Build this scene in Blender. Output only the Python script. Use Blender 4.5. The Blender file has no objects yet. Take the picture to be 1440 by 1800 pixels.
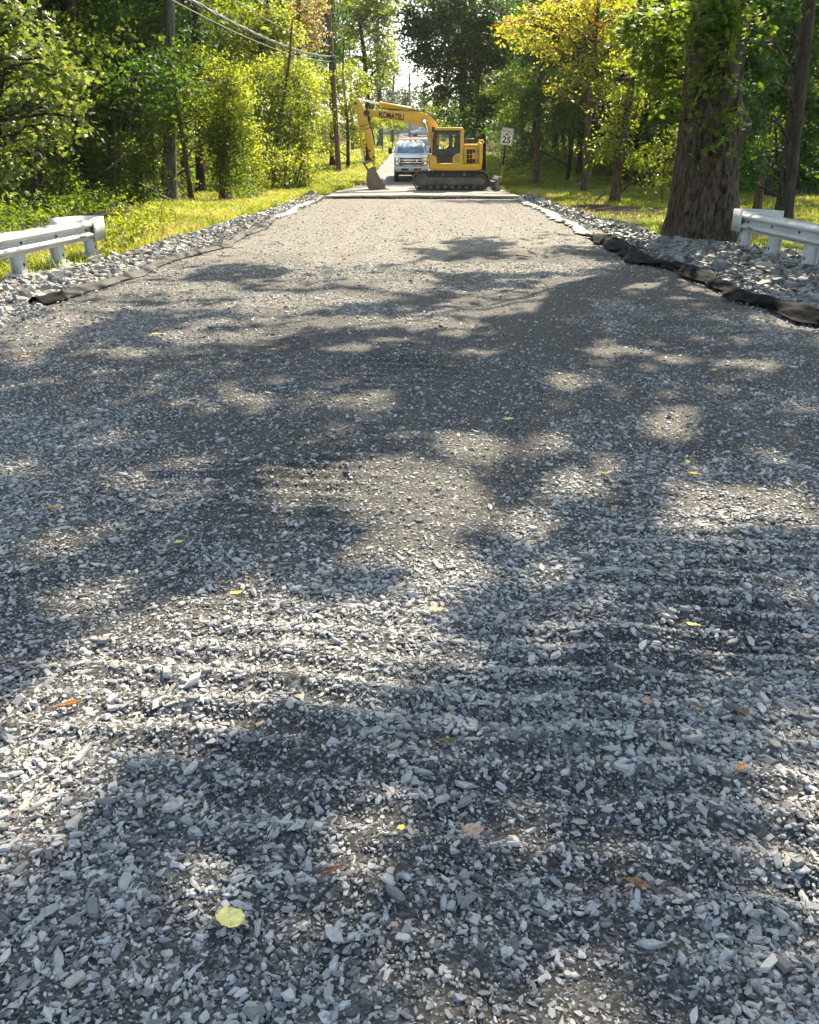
import bpy, bmesh, math, random
import numpy as np
from mathutils import Vector, Matrix

R = math.radians
rng = np.random.default_rng(11)
random.seed(5)
scene = bpy.context.scene
COL = scene.collection
PI = math.pi

# ------------------------------------------------------------------ camera
CAM_H = 1.58
PITCH = R(23.4)
F = 1443.0                      # focal length in pixels of the 1440 x 1800 photograph
cp, sp = math.cos(PITCH), math.sin(PITCH)
cam_d = bpy.data.cameras.new('camera')
cam = bpy.data.objects.new('camera', cam_d)
COL.objects.link(cam)
cam.location = (0, 0, CAM_H)
cam.rotation_euler = (PI / 2 - PITCH, 0, 0)
cam_d.sensor_fit = 'HORIZONTAL'
cam_d.sensor_width = 36.0
cam_d.lens = 36.0 * F / 1440.0
cam_d.clip_start = 0.05
cam_d.clip_end = 2000
scene.camera = cam


def ray(px, py):
    a = (px - 720) / F
    b = (900 - py) / F
    return np.array([a, cp + b * sp, -sp + b * cp])


def W(px, py, y):
    """world point on the sight line of a photo pixel at distance y ahead"""
    d = ray(px, py)
    t = y / d[1]
    return np.array([d[0] * t, y, CAM_H + d[2] * t])


def G(px, py, z=0.0):
    """where the sight line of a photo pixel meets the level z"""
    d = ray(px, py)
    t = (z - CAM_H) / d[2]
    return np.array([d[0] * t, d[1] * t, z])


def proj(x, y, z):
    zc = y * cp - (z - CAM_H) * sp
    zc = np.maximum(zc, 0.05)
    return 720 + F * x / zc, 900 - F * (y * sp + (z - CAM_H) * cp) / zc


def ppm(y, z=1.0):
    """photo pixels per metre at distance y"""
    return F / (y * cp - (z - CAM_H) * sp)


# ------------------------------------------------------------------ render and light
scene.render.engine = 'CYCLES'
cy = scene.cycles
cy.use_denoising = True
cy.max_bounces = 7
cy.diffuse_bounces = 3
cy.glossy_bounces = 2
cy.transmission_bounces = 4
cy.transparent_max_bounces = 6
cy.volume_bounces = 0
cy.caustics_reflective = False
cy.caustics_refractive = False
cy.sample_clamp_indirect = 6
scene.view_settings.view_transform = 'Standard'
scene.view_settings.look = 'None'
scene.view_settings.gamma = 1.0
scene.view_settings.exposure = 1.68

SUN_AZ, SUN_EL = R(25), R(47)       # ahead and to the right
SX = math.sin(SUN_AZ) * math.cos(SUN_EL)
SY = math.cos(SUN_AZ) * math.cos(SUN_EL)
SZ = math.sin(SUN_EL)
world = bpy.data.worlds.new('World')
scene.world = world
world.use_nodes = True
wn = world.node_tree
wn.nodes.clear()
sky = wn.nodes.new('ShaderNodeTexSky')
sky.sky_type = 'NISHITA'
sky.sun_disc = False
sky.sun_elevation = SUN_EL
sky.sun_rotation = SUN_AZ
sky.dust_density = 1.6
sky.air_density = 1.0
sky.ozone_density = 0.25
bg = wn.nodes.new('ShaderNodeBackground')
bg.inputs[1].default_value = 0.13
wo = wn.nodes.new('ShaderNodeOutputWorld')
hs = wn.nodes.new('ShaderNodeHueSaturation')
hs.inputs['Saturation'].default_value = 0.82
hs.inputs['Hue'].default_value = 0.49
wn.links.new(sky.outputs[0], hs.inputs['Color'])
wn.links.new(hs.outputs[0], bg.inputs[0])
wn.links.new(bg.outputs[0], wo.inputs[0])
sun_d = bpy.data.lights.new('sun', 'SUN')
sun_d.energy = 5.0
sun_d.angle = R(0.53)
sun_d.color = (1.0, 0.86, 0.64)
sun = bpy.data.objects.new('sun', sun_d)
COL.objects.link(sun)
sun.rotation_euler = Vector((SX, SY, SZ)).to_track_quat('Z', 'Y').to_euler()


# ------------------------------------------------------------------ noise (numpy)
_T = np.random.default_rng(3).random((256, 256))


def vnoise(x, y):
    x = np.asarray(x, float)
    y = np.asarray(y, float)
    xi = np.floor(x).astype(int)
    yi = np.floor(y).astype(int)
    fx = x - xi
    fy = y - yi
    fx = fx * fx * (3 - 2 * fx)
    fy = fy * fy * (3 - 2 * fy)
    a = _T[xi & 255, yi & 255]
    b = _T[(xi + 1) & 255, yi & 255]
    c = _T[xi & 255, (yi + 1) & 255]
    d = _T[(xi + 1) & 255, (yi + 1) & 255]
    return (a * (1 - fx) + b * fx) * (1 - fy) + (c * (1 - fx) + d * fx) * fy


def fbm(x, y, o=4):
    s = 0
    a = 0.5
    t = 0
    for k in range(o):
        s = s + a * vnoise(x * 2 ** k + 17.3 * k, y * 2 ** k + 5.1 * k)
        t += a
        a *= 0.5
    return s / t


def sstep(a, b, x):
    t = np.clip((np.asarray(x, float) - a) / (b - a), 0, 1)
    return t * t * (3 - 2 * t)


# ------------------------------------------------------------------ objects and tags
def tag(o, label=None, cat=None, group=None, kind=None):
    if label:
        o['label'] = label
    if cat:
        o['category'] = cat
    if group:
        o['group'] = group
    if kind:
        o['kind'] = kind
    return o


def thing(name, label, cat, loc=(0, 0, 0), rotz=0.0, group=None):
    o = bpy.data.objects.new(name, None)
    o.empty_display_size = 0.2
    COL.objects.link(o)
    o.location = Vector([float(v) for v in loc])
    o.rotation_euler = (0, 0, rotz)
    return tag(o, label, cat, group)


def link(name, me, mat=None, parent=None, world_space=True):
    """link a mesh; world_space: vertices are world coordinates, moved under the parent's origin"""
    o = bpy.data.objects.new(name, me)
    COL.objects.link(o)
    if mat is not None:
        for m in (mat if isinstance(mat, (list, tuple)) else [mat]):
            me.materials.append(m)
    if parent is not None:
        o.parent = parent
        if world_space:
            mw = root_matrix(parent).inverted()
            me.transform(mw)
    return o


def root_matrix(o):
    m = Matrix.LocRotScale(o.location, o.rotation_euler, o.scale)
    while o.parent is not None:
        o = o.parent
        m = Matrix.LocRotScale(o.location, o.rotation_euler, o.scale) @ m
    return m


def np_mesh(name, V, Fc, smooth=False, attrs=None):
    """V (n,3); Fc list of (m,k) index arrays; attrs {name: (n,) floats}"""
    if not isinstance(Fc, (list, tuple)):
        Fc = [Fc]
    me = bpy.data.meshes.new(name)
    V = np.asarray(V, np.float32)
    me.vertices.add(len(V))
    me.vertices.foreach_set('co', V.ravel())
    tot = np.concatenate([np.full(len(f), f.shape[1], np.int32) for f in Fc])
    idx = np.concatenate([np.asarray(f, np.int32).ravel() for f in Fc])
    start = np.concatenate([[0], np.cumsum(tot)[:-1]]).astype(np.int32)
    me.loops.add(len(idx))
    me.loops.foreach_set('vertex_index', idx)
    me.polygons.add(len(tot))
    me.polygons.foreach_set('loop_start', start)
    me.polygons.foreach_set('loop_total', tot)
    me.polygons.foreach_set('use_smooth', np.full(len(tot), bool(smooth)))
    if attrs:
        for k, a in attrs.items():
            at = me.attributes.new(k, 'FLOAT', 'POINT')
            at.data.foreach_set('value', np.asarray(a, np.float32))
    me.update()
    me.validate()
    return me


class MB:
    """collects shapes into one mesh"""

    def __init__(s):
        s.bm = bmesh.new()

    def _bev(s, geom_verts, w, seg=2):
        if w > 0:
            vs = set(geom_verts)
            es = [e for e in s.bm.edges if e.verts[0] in vs and e.verts[1] in vs and len(e.link_faces) == 2 and e.calc_face_angle(0) > 0.5]
            bmesh.ops.bevel(s.bm, geom=es, offset=w, segments=seg, profile=0.5, affect='EDGES', clamp_overlap=True)

    def box(s, c, size, bev=0.0, rot=None):
        r = bmesh.ops.create_cube(s.bm, size=1.0)
        m = Matrix.Translation(Vector(c)) @ (rot.to_4x4() if rot is not None else Matrix()) @ Matrix.Diagonal((*size, 1))
        bmesh.ops.transform(s.bm, matrix=m, verts=r['verts'])
        s._bev(r['verts'], bev)
        return s

    def prism(s, pts, a0, a1, axis='y', bev=0.0, taper=None):
        """extrude an outline: axis y -> pts are (x,z); axis x -> pts are (y,z); axis z -> pts are (x,y)"""
        def mk(p, a):
            if axis == 'y':
                return (p[0], a, p[1])
            if axis == 'x':
                return (a, p[0], p[1])
            return (p[0], p[1], a)
        v0 = [s.bm.verts.new(mk(p, a0)) for p in pts]
        v1 = [s.bm.verts.new(mk(p, a1)) for p in pts]
        n = len(pts)
        fs = [s.bm.faces.new(v0), s.bm.faces.new(v1[::-1])]
        for i in range(n):
            j = (i + 1) % n
            fs.append(s.bm.faces.new([v0[j], v0[i], v1[i], v1[j]]))
        if taper:
            for v in v0 + v1:
                v.co = Vector(taper(v.co))
        bmesh.ops.recalc_face_normals(s.bm, faces=fs)
        s._bev(v0 + v1, bev)
        return s

    def cyl(s, p0, p1, r0, r1=None, n=16, caps=True, bev=0.0):
        r1 = r0 if r1 is None else r1
        p0 = Vector(p0)
        p1 = Vector(p1)
        d = p1 - p0
        q = d.to_track_quat('Z', 'Y').to_matrix().to_4x4()
        r = bmesh.ops.create_cone(s.bm, cap_ends=caps, cap_tris=False, segments=n, radius1=r0, radius2=r1, depth=d.length)
        bmesh.ops.transform(s.bm, matrix=Matrix.Translation((p0 + p1) / 2) @ q, verts=r['verts'])
        if bev:
            s._bev(r['verts'], bev)
        return s

    def tube(s, pts, rad, n=8, caps=True):
        V, Fq = tube_np(np.array(pts, float), np.full(len(pts), rad) if np.isscalar(rad) else np.array(rad), n)
        vs = [s.bm.verts.new(v) for v in V]
        for f in Fq:
            s.bm.faces.new([vs[i] for i in f])
        if caps:
            s.bm.faces.new(vs[:n][::-1])
            s.bm.faces.new(vs[-n:])
        return s

    def sphere(s, c, r, scale=(1, 1, 1), seg=16):
        q = bmesh.ops.create_uvsphere(s.bm, u_segments=seg, v_segments=max(6, seg // 2), radius=r)
        bmesh.ops.transform(s.bm, matrix=Matrix.Translation(Vector(c)) @ Matrix.Diagonal((*scale, 1)), verts=q['verts'])
        return s

    def face(s, pts):
        s.bm.faces.new([s.bm.verts.new(p) for p in pts])
        return s

    def build(s, name, mat, parent=None, smooth=True, ang=35):
        me = bpy.data.meshes.new(name)
        s.bm.normal_update()
        s.bm.to_mesh(me)
        s.bm.free()
        if smooth:
            me.polygons.foreach_set('use_smooth', np.ones(len(me.polygons), bool))
            me.set_sharp_from_angle(angle=R(ang))
        return link(name, me, mat, parent)


def frames(P):
    T = np.gradient(P, axis=0)
    T /= np.linalg.norm(T, axis=1, keepdims=True) + 1e-9
    ref = np.array([0.0, 0, 1]) if abs(T[:, 2]).mean() < 0.8 else np.array([1.0, 0, 0])
    A = np.cross(T, ref)
    A /= np.linalg.norm(A, axis=1, keepdims=True) + 1e-9
    B = np.cross(A, T)
    return A, B


def tube_np(P, r, n, rfun=None):
    P = np.asarray(P, float)
    A, B = frames(P)
    th = np.arange(n) / n * 2 * PI
    rr = np.repeat(np.asarray(r)[:, None], n, 1)
    if rfun is not None:
        rr = rr * rfun(np.arange(len(P))[:, None], th[None, :], P)
    V = P[:, None, :] + rr[..., None] * (np.cos(th)[None, :, None] * A[:, None] + np.sin(th)[None, :, None] * B[:, None])
    V = V.reshape(-1, 3)
    m = len(P)
    i = np.arange(m - 1)[:, None] * n
    j = np.arange(n)[None, :]
    jn = (j + 1) % n
    Fq = np.stack([i + j, i + jn, i + n + jn, i + n + j], -1).reshape(-1, 4)
    return V, Fq


# ------------------------------------------------------------------ materials
def M(name):
    m = bpy.data.materials.new(name)
    m.use_nodes = True
    nt = m.node_tree
    b = nt.nodes['Principled BSDF']
    return m, nt, b


def nd(nt, t, **kw):
    n = nt.nodes.new(t)
    for k, v in kw.items():
        if k.startswith('i_'):
            key = k[2:]
            n.inputs[int(key) if key.isdigit() else key].default_value = v
        else:
            setattr(n, k, v)
    return n


def ramp(nt, fac, stops, interp='LINEAR'):
    n = nt.nodes.new('ShaderNodeValToRGB')
    n.color_ramp.interpolation = interp
    e = n.color_ramp.elements
    while len(e) < len(stops):
        e.new(0.5)
    for k, (p, c) in enumerate(stops):
        e[k].position = p
        e[k].color = (*c, 1) if len(c) == 3 else c
    if fac is not None:
        nt.links.new(fac, n.inputs[0])
    return n.outputs[0]


def coords(nt, scale=(1, 1, 1)):
    tc = nt.nodes.new('ShaderNodeTexCoord')
    mp = nd(nt, 'ShaderNodeMapping')
    mp.inputs['Scale'].default_value = scale
    nt.links.new(tc.outputs['Object'], mp.inputs[0])
    return mp.outputs[0]


def noise(nt, vec, scale, detail=4, rough=0.55):
    n = nd(nt, 'ShaderNodeTexNoise')
    n.inputs['Scale'].default_value = scale
    n.inputs['Detail'].default_value = detail
    n.inputs['Roughness'].default_value = rough
    if vec is not None:
        nt.links.new(vec, n.inputs['Vector'])
    return n.outputs[0]


def bump(nt, b, height, strength, dist):
    n = nd(nt, 'ShaderNodeBump')
    n.inputs['Strength'].default_value = strength
    n.inputs['Distance'].default_value = dist
    nt.links.new(height, n.inputs['Height'])
    nt.links.new(n.outputs[0], b.inputs['Normal'])
    return n


def mixc(nt, fac, a, b, mode='MIX'):
    n = nd(nt, 'ShaderNodeMix', data_type='RGBA', blend_type=mode)
    for s, v in ((0, fac), (6, a), (7, b)):
        if isinstance(v, (int, float)):
            n.inputs[s].default_value = v
        elif isinstance(v, tuple):
            n.inputs[s].default_value = (*v, 1)
        else:
            nt.links.new(v, n.inputs[s])
    return n.outputs[2]


def plain(name, col, rough=0.5, metal=0.0, var=0.15, scale=6.0, dirt=None, dirt_amt=0.5, spec=0.5, bmp=0.0, coat=0.0):
    """a coloured surface with mottling, worn roughness and optional dirt patches"""
    m, nt, b = M(name)
    v = coords(nt)
    n = noise(nt, v, scale, 5)
    lo = tuple(c * (1 - var) for c in col)
    hi = tuple(min(1, c * (1 + var)) for c in col)
    c = ramp(nt, n, [(0.3, lo), (0.7, hi)])
    if dirt:
        n2 = noise(nt, v, scale * 0.6, 6, 0.65)
        f = ramp(nt, n2, [(0.45, (0, 0, 0)), (0.7, (dirt_amt,) * 3)])
        c = mixc(nt, f, c, dirt)
    nt.links.new(c, b.inputs['Base Color'])
    b.inputs['Metallic'].default_value = metal
    b.inputs['Specular IOR Level'].default_value = spec
    b.inputs['Coat Weight'].default_value = coat
    b.inputs['Coat Roughness'].default_value = 0.1
    rr = nd(nt, 'ShaderNodeMapRange')
    rr.inputs['To Min'].default_value = max(0.02, rough - 0.1)
    rr.inputs['To Max'].default_value = min(1, rough + 0.12)
    nt.links.new(noise(nt, v, scale * 2.3, 4), rr.inputs[0])
    nt.links.new(rr.outputs[0], b.inputs['Roughness'])
    if bmp:
        bump(nt, b, noise(nt, v, scale * 5, 5), 0.6, bmp)
    return m


def glass(name, tint=(0.02, 0.03, 0.035), rough=0.03, alpha=None):
    m, nt, b = M(name)
    v = coords(nt)
    c = ramp(nt, noise(nt, v, 1.5, 2), [(0.3, tint), (0.7, tuple(t * 1.5 for t in tint))])
    nt.links.new(c, b.inputs['Base Color'])
    b.inputs['Roughness'].default_value = rough
    b.inputs['Specular IOR Level'].default_value = 0.8
    if alpha is not None:
        b.inputs['Alpha'].default_value = alpha
    return m


# ------------------------------------------------------------------ lie of the land
_py = np.array([-60, 34.0, 36, 40, 51, 62, 90, 115, 150, 220, 420])
_pz = np.array([0, 0.0, 0.06, 0.13, 0.18, 0.66, 1.6, 2.6, 4.6, 6.5, 8.0])


def prof(y):
    return np.interp(y, _py, _pz)


def road_c(y):
    """centre line and half width of the road at distance y"""
    y = np.asarray(y, float)
    c = np.interp(y, [0, 9, 35, 50, 60, 90, 160], [0.0, 0.0, 0.55, 0.65, 0.75, 0.9, 1.2])
    w = np.interp(y, [0, 9.7, 35.5, 40, 47, 62, 90, 160], [4.2, 4.2, 4.05, 3.7, 3.2, 3.05, 3.0, 3.0])
    return c, w


def gz(x, y):
    """ground height off the road"""
    x = np.asarray(x, float)
    y = np.asarray(y, float)
    c, w = road_c(y)
    off = np.abs(x - c) - w
    z = prof(y) + sstep(0.6, 6, off) * (fbm(x * .25 + 9, y * .25, 3) - .45) * .5
    z = z - (1 - sstep(-0.5, 0.25, off)) * 0.12
    z = z + sstep(8, 60, off) * (fbm(x * .04, y * .04 + 3, 2) - .3) * 3.0
    return z
_pz[:] = np.array([0, 0.0, 0.06, 0.13, 0.18, 0.66, 1.6, 2.6, 4.6, 9.0, 15.0])


def grassy(x, y):
    """1 where verge grass grows, 0 on the forest floor"""
    c, w = road_c(y)
    n = (fbm(np.asarray(x) * .5 + 40, np.asarray(y) * .35, 3) - .5) * 3.0
    left = sstep(-.7, .7, np.asarray(x) + np.interp(y, [0, 14, 19, 30, 38, 50], [9.5, 9.0, 7.0, 7.2, 8.6, 8.8]) + n * .8) * (np.asarray(x) < c)
    rl = np.interp(y, [0, 15, 22, 34, 40, 60, 80], [11, 15, 22, 20, 12, 11, 8])
    right = sstep(-1.0, 1.0, rl - np.asarray(x) + n) * (np.asarray(x) >= c)
    bare = np.exp(-(((np.asarray(x) - 6.3) / 1.6) ** 2 + ((np.asarray(y) - 28.5) / 4.5) ** 2)) * 1.3
    bare2 = np.exp(-(((np.asarray(x) - 6.0) / 1.5) ** 2 + ((np.asarray(y) - 17.3) / 1.3) ** 2)) * 0.6
    return np.clip(left + right - bare - bare2, 0, 1)


# ------------------------------------------------------------------ ground sheet
def graded(knots):
    out = []
    for (a, b, st) in knots:
        out.append(np.arange(a, b, st))
    return np.concatenate(out + [np.array([knots[-1][1]])])


gx = graded([(-500, -120, 40), (-120, -40, 8), (-40, -16, 1.5), (-16, 20, 0.45), (20, 44, 1.5), (44, 120, 8), (120, 500, 40)])
gy = graded([(-80, -10, 10), (-10, 8, 1.5), (8, 64, 0.5), (64, 130, 2.0), (130, 260, 8), (260, 900, 60)])
X, Y = np.meshgrid(gx, gy)
Z = gz(X, Y)
V = np.stack([X, Y, Z], -1).reshape(-1, 3)
nx, ny = len(gx), len(gy)
ii = np.arange(ny - 1)[:, None] * nx + np.arange(nx - 1)[None, :]
Q = np.stack([ii, ii + 1, ii + nx + 1, ii + nx], -1).reshape(-1, 4)
me = np_mesh('ground', V, Q, True, {'grassy': grassy(V[:, 0], V[:, 1])})
m, nt, b = M('earth')
v = coords(nt)
at = nd(nt, 'ShaderNodeAttribute', attribute_name='grassy')
soil = ramp(nt, noise(nt, v, 1.7, 8, .7), [(0.25, (.022, .017, .011)), (0.5, (.05, .037, .024)), (0.68, (.10, .075, .048)), (.85, (.20, .155, .105))])
turf = ramp(nt, noise(nt, v, 2.5, 7, .7), [(0.3, (.03, .05, .01)), (0.55, (.07, .1, .018)), (.8, (.16, .15, .045))])
nt.links.new(mixc(nt, at.outputs['Fac'], soil, turf), b.inputs['Base Color'])
b.inputs['Roughness'].default_value = 0.95
b.inputs['Specular IOR Level'].default_value = 0.1
bump(nt, b, noise(nt, v, 9, 8, .7), 0.9, 0.08)
ground = link('ground', me, m)
tag(ground, 'grassy and leaf littered earth on both sides of the road', 'ground', kind='structure')


# ------------------------------------------------------------------ gravel road bed
def ridge_mask(x, y):
    a = np.exp(-(((x - 0.55) / 1.5) ** 2 + ((y - 1.9) / 0.75) ** 2) * 0.9)
    b2 = np.exp(-(((x - 1.8) / .8) ** 2 + ((y - 2.3) / 1.2) ** 2))
    c2 = 0.6 * np.exp(-(((x + .1) / 1.6) ** 2 + ((y - 7.3) / 1.6) ** 2))
    d2 = 0.5 * np.exp(-(((x + .5) / .8) ** 2 + ((y - 4.1) / .6) ** 2))
    return np.clip(a + b2 + c2 + d2, 0, 1) * sstep(.25, .5, fbm(x * 1.1 + 3, y * 1.1, 2))


def ridge(x, y):
    ph = (y + .11 * x + .11 * (fbm(x * 1.6, y * 1.1, 3) - .5)) / .155
    s = np.sin(ph * 2 * PI)
    return np.where(s > 0, s, s * .6)


def gh(x, y):
    """height of the gravel surface"""
    x = np.asarray(x, float)
    y = np.asarray(y, float)
    h = (fbm(x * .35, y * .35, 3) - .5) * .09
    h = h + (fbm(x * 1.6 + 7, y * 1.6, 3) - .5) * .045
    h = h + ridge(x, y) * ridge_mask(x, y) * (.010 + .030 * vnoise(x * 1.7 + 8, y * 1.2 + 2))
    for xr_ in (-1.35, .55, 2.3):
        xc_ = xr_ + .012 * y + (vnoise(y * .25 + xr_, y * 0 + 2) - .5) * .5
        h = h - .022 * np.exp(-((x - xc_) / .24) ** 2) + .014 * np.exp(-((np.abs(x - xc_) - .42) / .16) ** 2)
    c, w = road_c(y)
    h = h * sstep(36, 33, y)
    return h + .006


def fines(x, y):
    """1 where dark fines show, 0 where stones lie thick"""
    n = fbm(x * .8 + 31, y * .8 + 11, 4)
    n2 = fbm(x * 2.6 + 3, y * 2.6 + 1, 3)
    f = sstep(.43, .56, n) * .95 + sstep(.48, .64, n2) * .6
    for xr_ in (-1.35, .55, 2.3):
        xc_ = xr_ + .012 * y + (vnoise(y * .25 + xr_, y * 0 + 2) - .5) * .5
        f = f + .3 * np.exp(-((x - xc_) / .26) ** 2) * sstep(.35, .6, fbm(x * .9 + 60, y * .7, 3))
    mid = np.exp(-(((x - .4) / 2.4) ** 2 + ((y - 6.6) / 2.0) ** 2))
    f = f * (.45 + .55 * sstep(-2.6, 0.2, x - .12 * y)) + .95 * mid
    f = f + .6 * np.clip(-ridge(x, y), 0, 1) * ridge_mask(x, y)
    f = f * (1 - .55 * np.exp(-(((x + .7) / 1.1) ** 2 + ((y - 1.35) / .9) ** 2)))
    return np.clip(f * sstep(19, 11, y), 0, 1)


ry = graded([(-3, 0.9, .15), (0.9, 5, .016), (5, 9, .035), (9, 18, .09), (18, 36.4, .22)])
nu = 330
u = np.linspace(-1, 1, nu)
Yg = np.repeat(ry[:, None], nu, 1)
c, w = road_c(Yg)
Xg = c + u[None, :] * (w + .45)
small = (fbm(Xg * 16, Yg * 16, 3) - .5) * .012 + (vnoise(Xg * 60, Yg * 60) - .5) * .006
edge = sstep(.9, 1.0, np.abs(u))[None, :] * -.05
Zg = gh(Xg, Yg) + small + edge
V = np.stack([Xg, Yg, Zg], -1).reshape(-1, 3)
ii = np.arange(len(ry) - 1)[:, None] * nu + np.arange(nu - 1)[None, :]
Q = np.stack([ii, ii + 1, ii + nu + 1, ii + nu], -1).reshape(-1, 4)
me = np_mesh('gravel_road', V, Q, True, {'fines': fines(V[:, 0], V[:, 1])})
m, nt, b = M('crushed stone bed')
v = coords(nt)
at = nd(nt, 'ShaderNodeAttribute', attribute_name='fines')
# chips too small to build: cells of several sizes, each cell its own grey
def chips(scale):
    vo = nd(nt, 'ShaderNodeTexVoronoi', feature='F1')
    vo.inputs['Scale'].default_value = scale
    vo.inputs['Randomness'].default_value = 1
    mp = nd(nt, 'ShaderNodeMapping')
    mp.inputs['Scale'].default_value = (1, 1.25, 1)
    nt.links.new(v, mp.inputs[0])
    nt.links.new(mp.outputs[0], vo.inputs['Vector'])
    sep = nd(nt, 'ShaderNodeSeparateColor')
    nt.links.new(vo.outputs['Color'], sep.inputs[0])
    return vo.outputs['Distance'], sep.outputs[0], sep.outputs[1]
d1, r1, q1 = chips(38)
d2, r2, q2 = chips(120)
grey1 = ramp(nt, r1, [(0, (.085, .081, .074)), (.3, (.18, .173, .158)), (.6, (.295, .283, .257)), (1, (.47, .447, .40))])
grey2 = ramp(nt, r2, [(0, (.08, .077, .07)), (.5, (.19, .183, .168)), (1, (.37, .354, .322))])
pick = ramp(nt, q1, [(.42, (0, 0, 0)), (.46, (1, 1, 1))])
stony = mixc(nt, pick, grey2, grey1)
# gaps between the cells are dark dust
gap = ramp(nt, d1, [(.35, (1, 1, 1)), (.8, (.5, .5, .5))])
stony = mixc(nt, 1.0, stony, gap, 'MULTIPLY')
dust = ramp(nt, r2, [(0, (.020, .020, .020)), (.6, (.046, .045, .043)), (.9, (.11, .108, .103)), (1, (.27, .265, .253))])
fn = noise(nt, v, 5, 6, .65)
addn = nd(nt, 'ShaderNodeMath', operation='MULTIPLY_ADD')
nt.links.new(fn, addn.inputs[0])
addn.inputs[1].default_value = 0.6
nt.links.new(at.outputs['Fac'], addn.inputs[2])
ff = ramp(nt, addn.outputs[0], [(.45, (0, 0, 0)), (.95, (.9, .9, .9))])
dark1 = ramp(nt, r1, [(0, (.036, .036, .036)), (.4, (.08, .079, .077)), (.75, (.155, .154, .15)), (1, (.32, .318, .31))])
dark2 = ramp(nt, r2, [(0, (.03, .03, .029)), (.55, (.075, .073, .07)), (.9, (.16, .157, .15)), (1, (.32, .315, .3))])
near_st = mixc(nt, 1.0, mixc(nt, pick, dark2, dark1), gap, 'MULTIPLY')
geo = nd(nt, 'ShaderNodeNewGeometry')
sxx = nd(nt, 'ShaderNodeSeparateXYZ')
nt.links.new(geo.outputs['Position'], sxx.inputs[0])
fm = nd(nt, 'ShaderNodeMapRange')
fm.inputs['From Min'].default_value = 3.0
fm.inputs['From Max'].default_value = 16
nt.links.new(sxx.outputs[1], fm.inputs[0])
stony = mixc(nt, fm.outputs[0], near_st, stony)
colr = mixc(nt, ff, stony, dust)
warm = ramp(nt, noise(nt, v, .5, 4), [(.35, (1.0, .98, .95)), (.65, (1, 1, 1))])
nt.links.new(mixc(nt, 1.0, colr, warm, 'MULTIPLY'), b.inputs['Base Color'])
b.inputs['Roughness'].default_value = .85
b.inputs['Specular IOR Level'].default_value = .3
hh = nd(nt, 'ShaderNodeMath', operation='MULTIPLY_ADD')
nt.links.new(r1, hh.inputs[0])
hh.inputs[1].default_value = .6
nt.links.new(r2, hh.inputs[2])
bump(nt, b, hh.outputs[0], 1.0, .012)
road = link('gravel_road', me, m)
tag(road, 'road bed of grey crushed stone with tracked ridges', 'road', kind='structure')

# ------------------------------------------------------------------ loose stones
def stone_lib(lv, n, r):
    """flat broken chips: an uneven outline of six corners with a sloping top; lv 2 has a middle ring"""
    rings = 2 if lv == 1 else 3
    out = []
    for k in range(n):
        th = np.sort((np.arange(6) + r.uniform(-.42, .42, 6)) / 6 * 2 * PI)
        rad = r.uniform(.62, 1.08, 6)
        x, y = np.cos(th) * rad, np.sin(th) * rad
        tx, ty = r.normal(size=2) * .28
        if rings == 2:
            zs, sc = [-1, 1], [r.uniform(.75, 1.0), r.uniform(.55, .95)]
        else:
            zs, sc = [-1, r.uniform(-.2, .5), 1], [r.uniform(.6, .85), 1.0, r.uniform(.5, .85)]
        vs = []
        for z, q in zip(zs, sc):
            sh = r.normal(size=2) * .08
            jx = 1 + (r.random(6) - .5) * .22
            vs.append(np.stack([x * q * jx + sh[0], y * q * jx + sh[1], z + (tx * x + ty * y if z == 1 else 0) * np.ones(6) + r.normal(size=6) * .06], -1))
        out.append(np.concatenate(vs))
    return np.array(out)


def stone_faces(rings):
    f = [[0, 2, 1], [0, 3, 2], [0, 4, 3], [0, 5, 4]]
    t = (rings - 1) * 6
    f += [[t, t + 1, t + 2], [t, t + 2, t + 3], [t, t + 3, t + 4], [t, t + 4, t + 5]]
    for q in range(rings - 1):
        for i in range(6):
            j = (i + 1) % 6
            a_, b_, c_, d_ = q * 6 + i, q * 6 + j, q * 6 + 6 + j, q * 6 + 6 + i
            f += [[a_, b_, c_], [a_, c_, d_]]
    return np.array(f)


ICO = {1: (None, stone_faces(2)), 2: (None, stone_faces(3))}


def rot_mats(n, r, tilt, up=None):
    """random spin about z, then a random lean"""
    a = r.random(n) * 2 * PI
    t = np.abs(r.normal(size=n)) * tilt
    p = r.random(n) * 2 * PI
    ca, sa = np.cos(a), np.sin(a)
    z0 = np.zeros(n)
    o = np.ones(n)
    Rz = np.stack([np.stack([ca, -sa, z0], -1), np.stack([sa, ca, z0], -1), np.stack([z0, z0, o], -1)], -2)
    k = np.stack([np.cos(p), np.sin(p), z0], -1)
    ct, st = np.cos(t), np.sin(t)
    K = np.zeros((n, 3, 3))
    K[:, 0, 2] = k[:, 1]
    K[:, 1, 2] = -k[:, 0]
    K[:, 2, 0] = -k[:, 1]
    K[:, 2, 1] = k[:, 0]
    I = np.eye(3)[None]
    Rt = I + st[:, None, None] * K + (1 - ct)[:, None, None] * (K @ K)
    return Rt @ Rz


def stones_np(lib, faces, pos, size, flat, elong, r, tilt):
    n = len(pos)
    k = r.integers(0, len(lib), n)
    S = np.stack([size * elong, size / np.sqrt(elong), size * flat], -1)
    v = lib[k] * S[:, None, :]
    v = np.einsum('nij,nkj->nki', rot_mats(n, r, tilt), v) + pos[:, None, :]
    m_ = lib.shape[1]
    Fq = faces[None] + (np.arange(n) * m_)[:, None, None]
    return v.reshape(-1, 3), Fq.reshape(-1, 3), np.repeat(r.random(n), m_)


LIB1 = stone_lib(1, 120, rng)
LIB2 = stone_lib(2, 120, rng)


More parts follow.
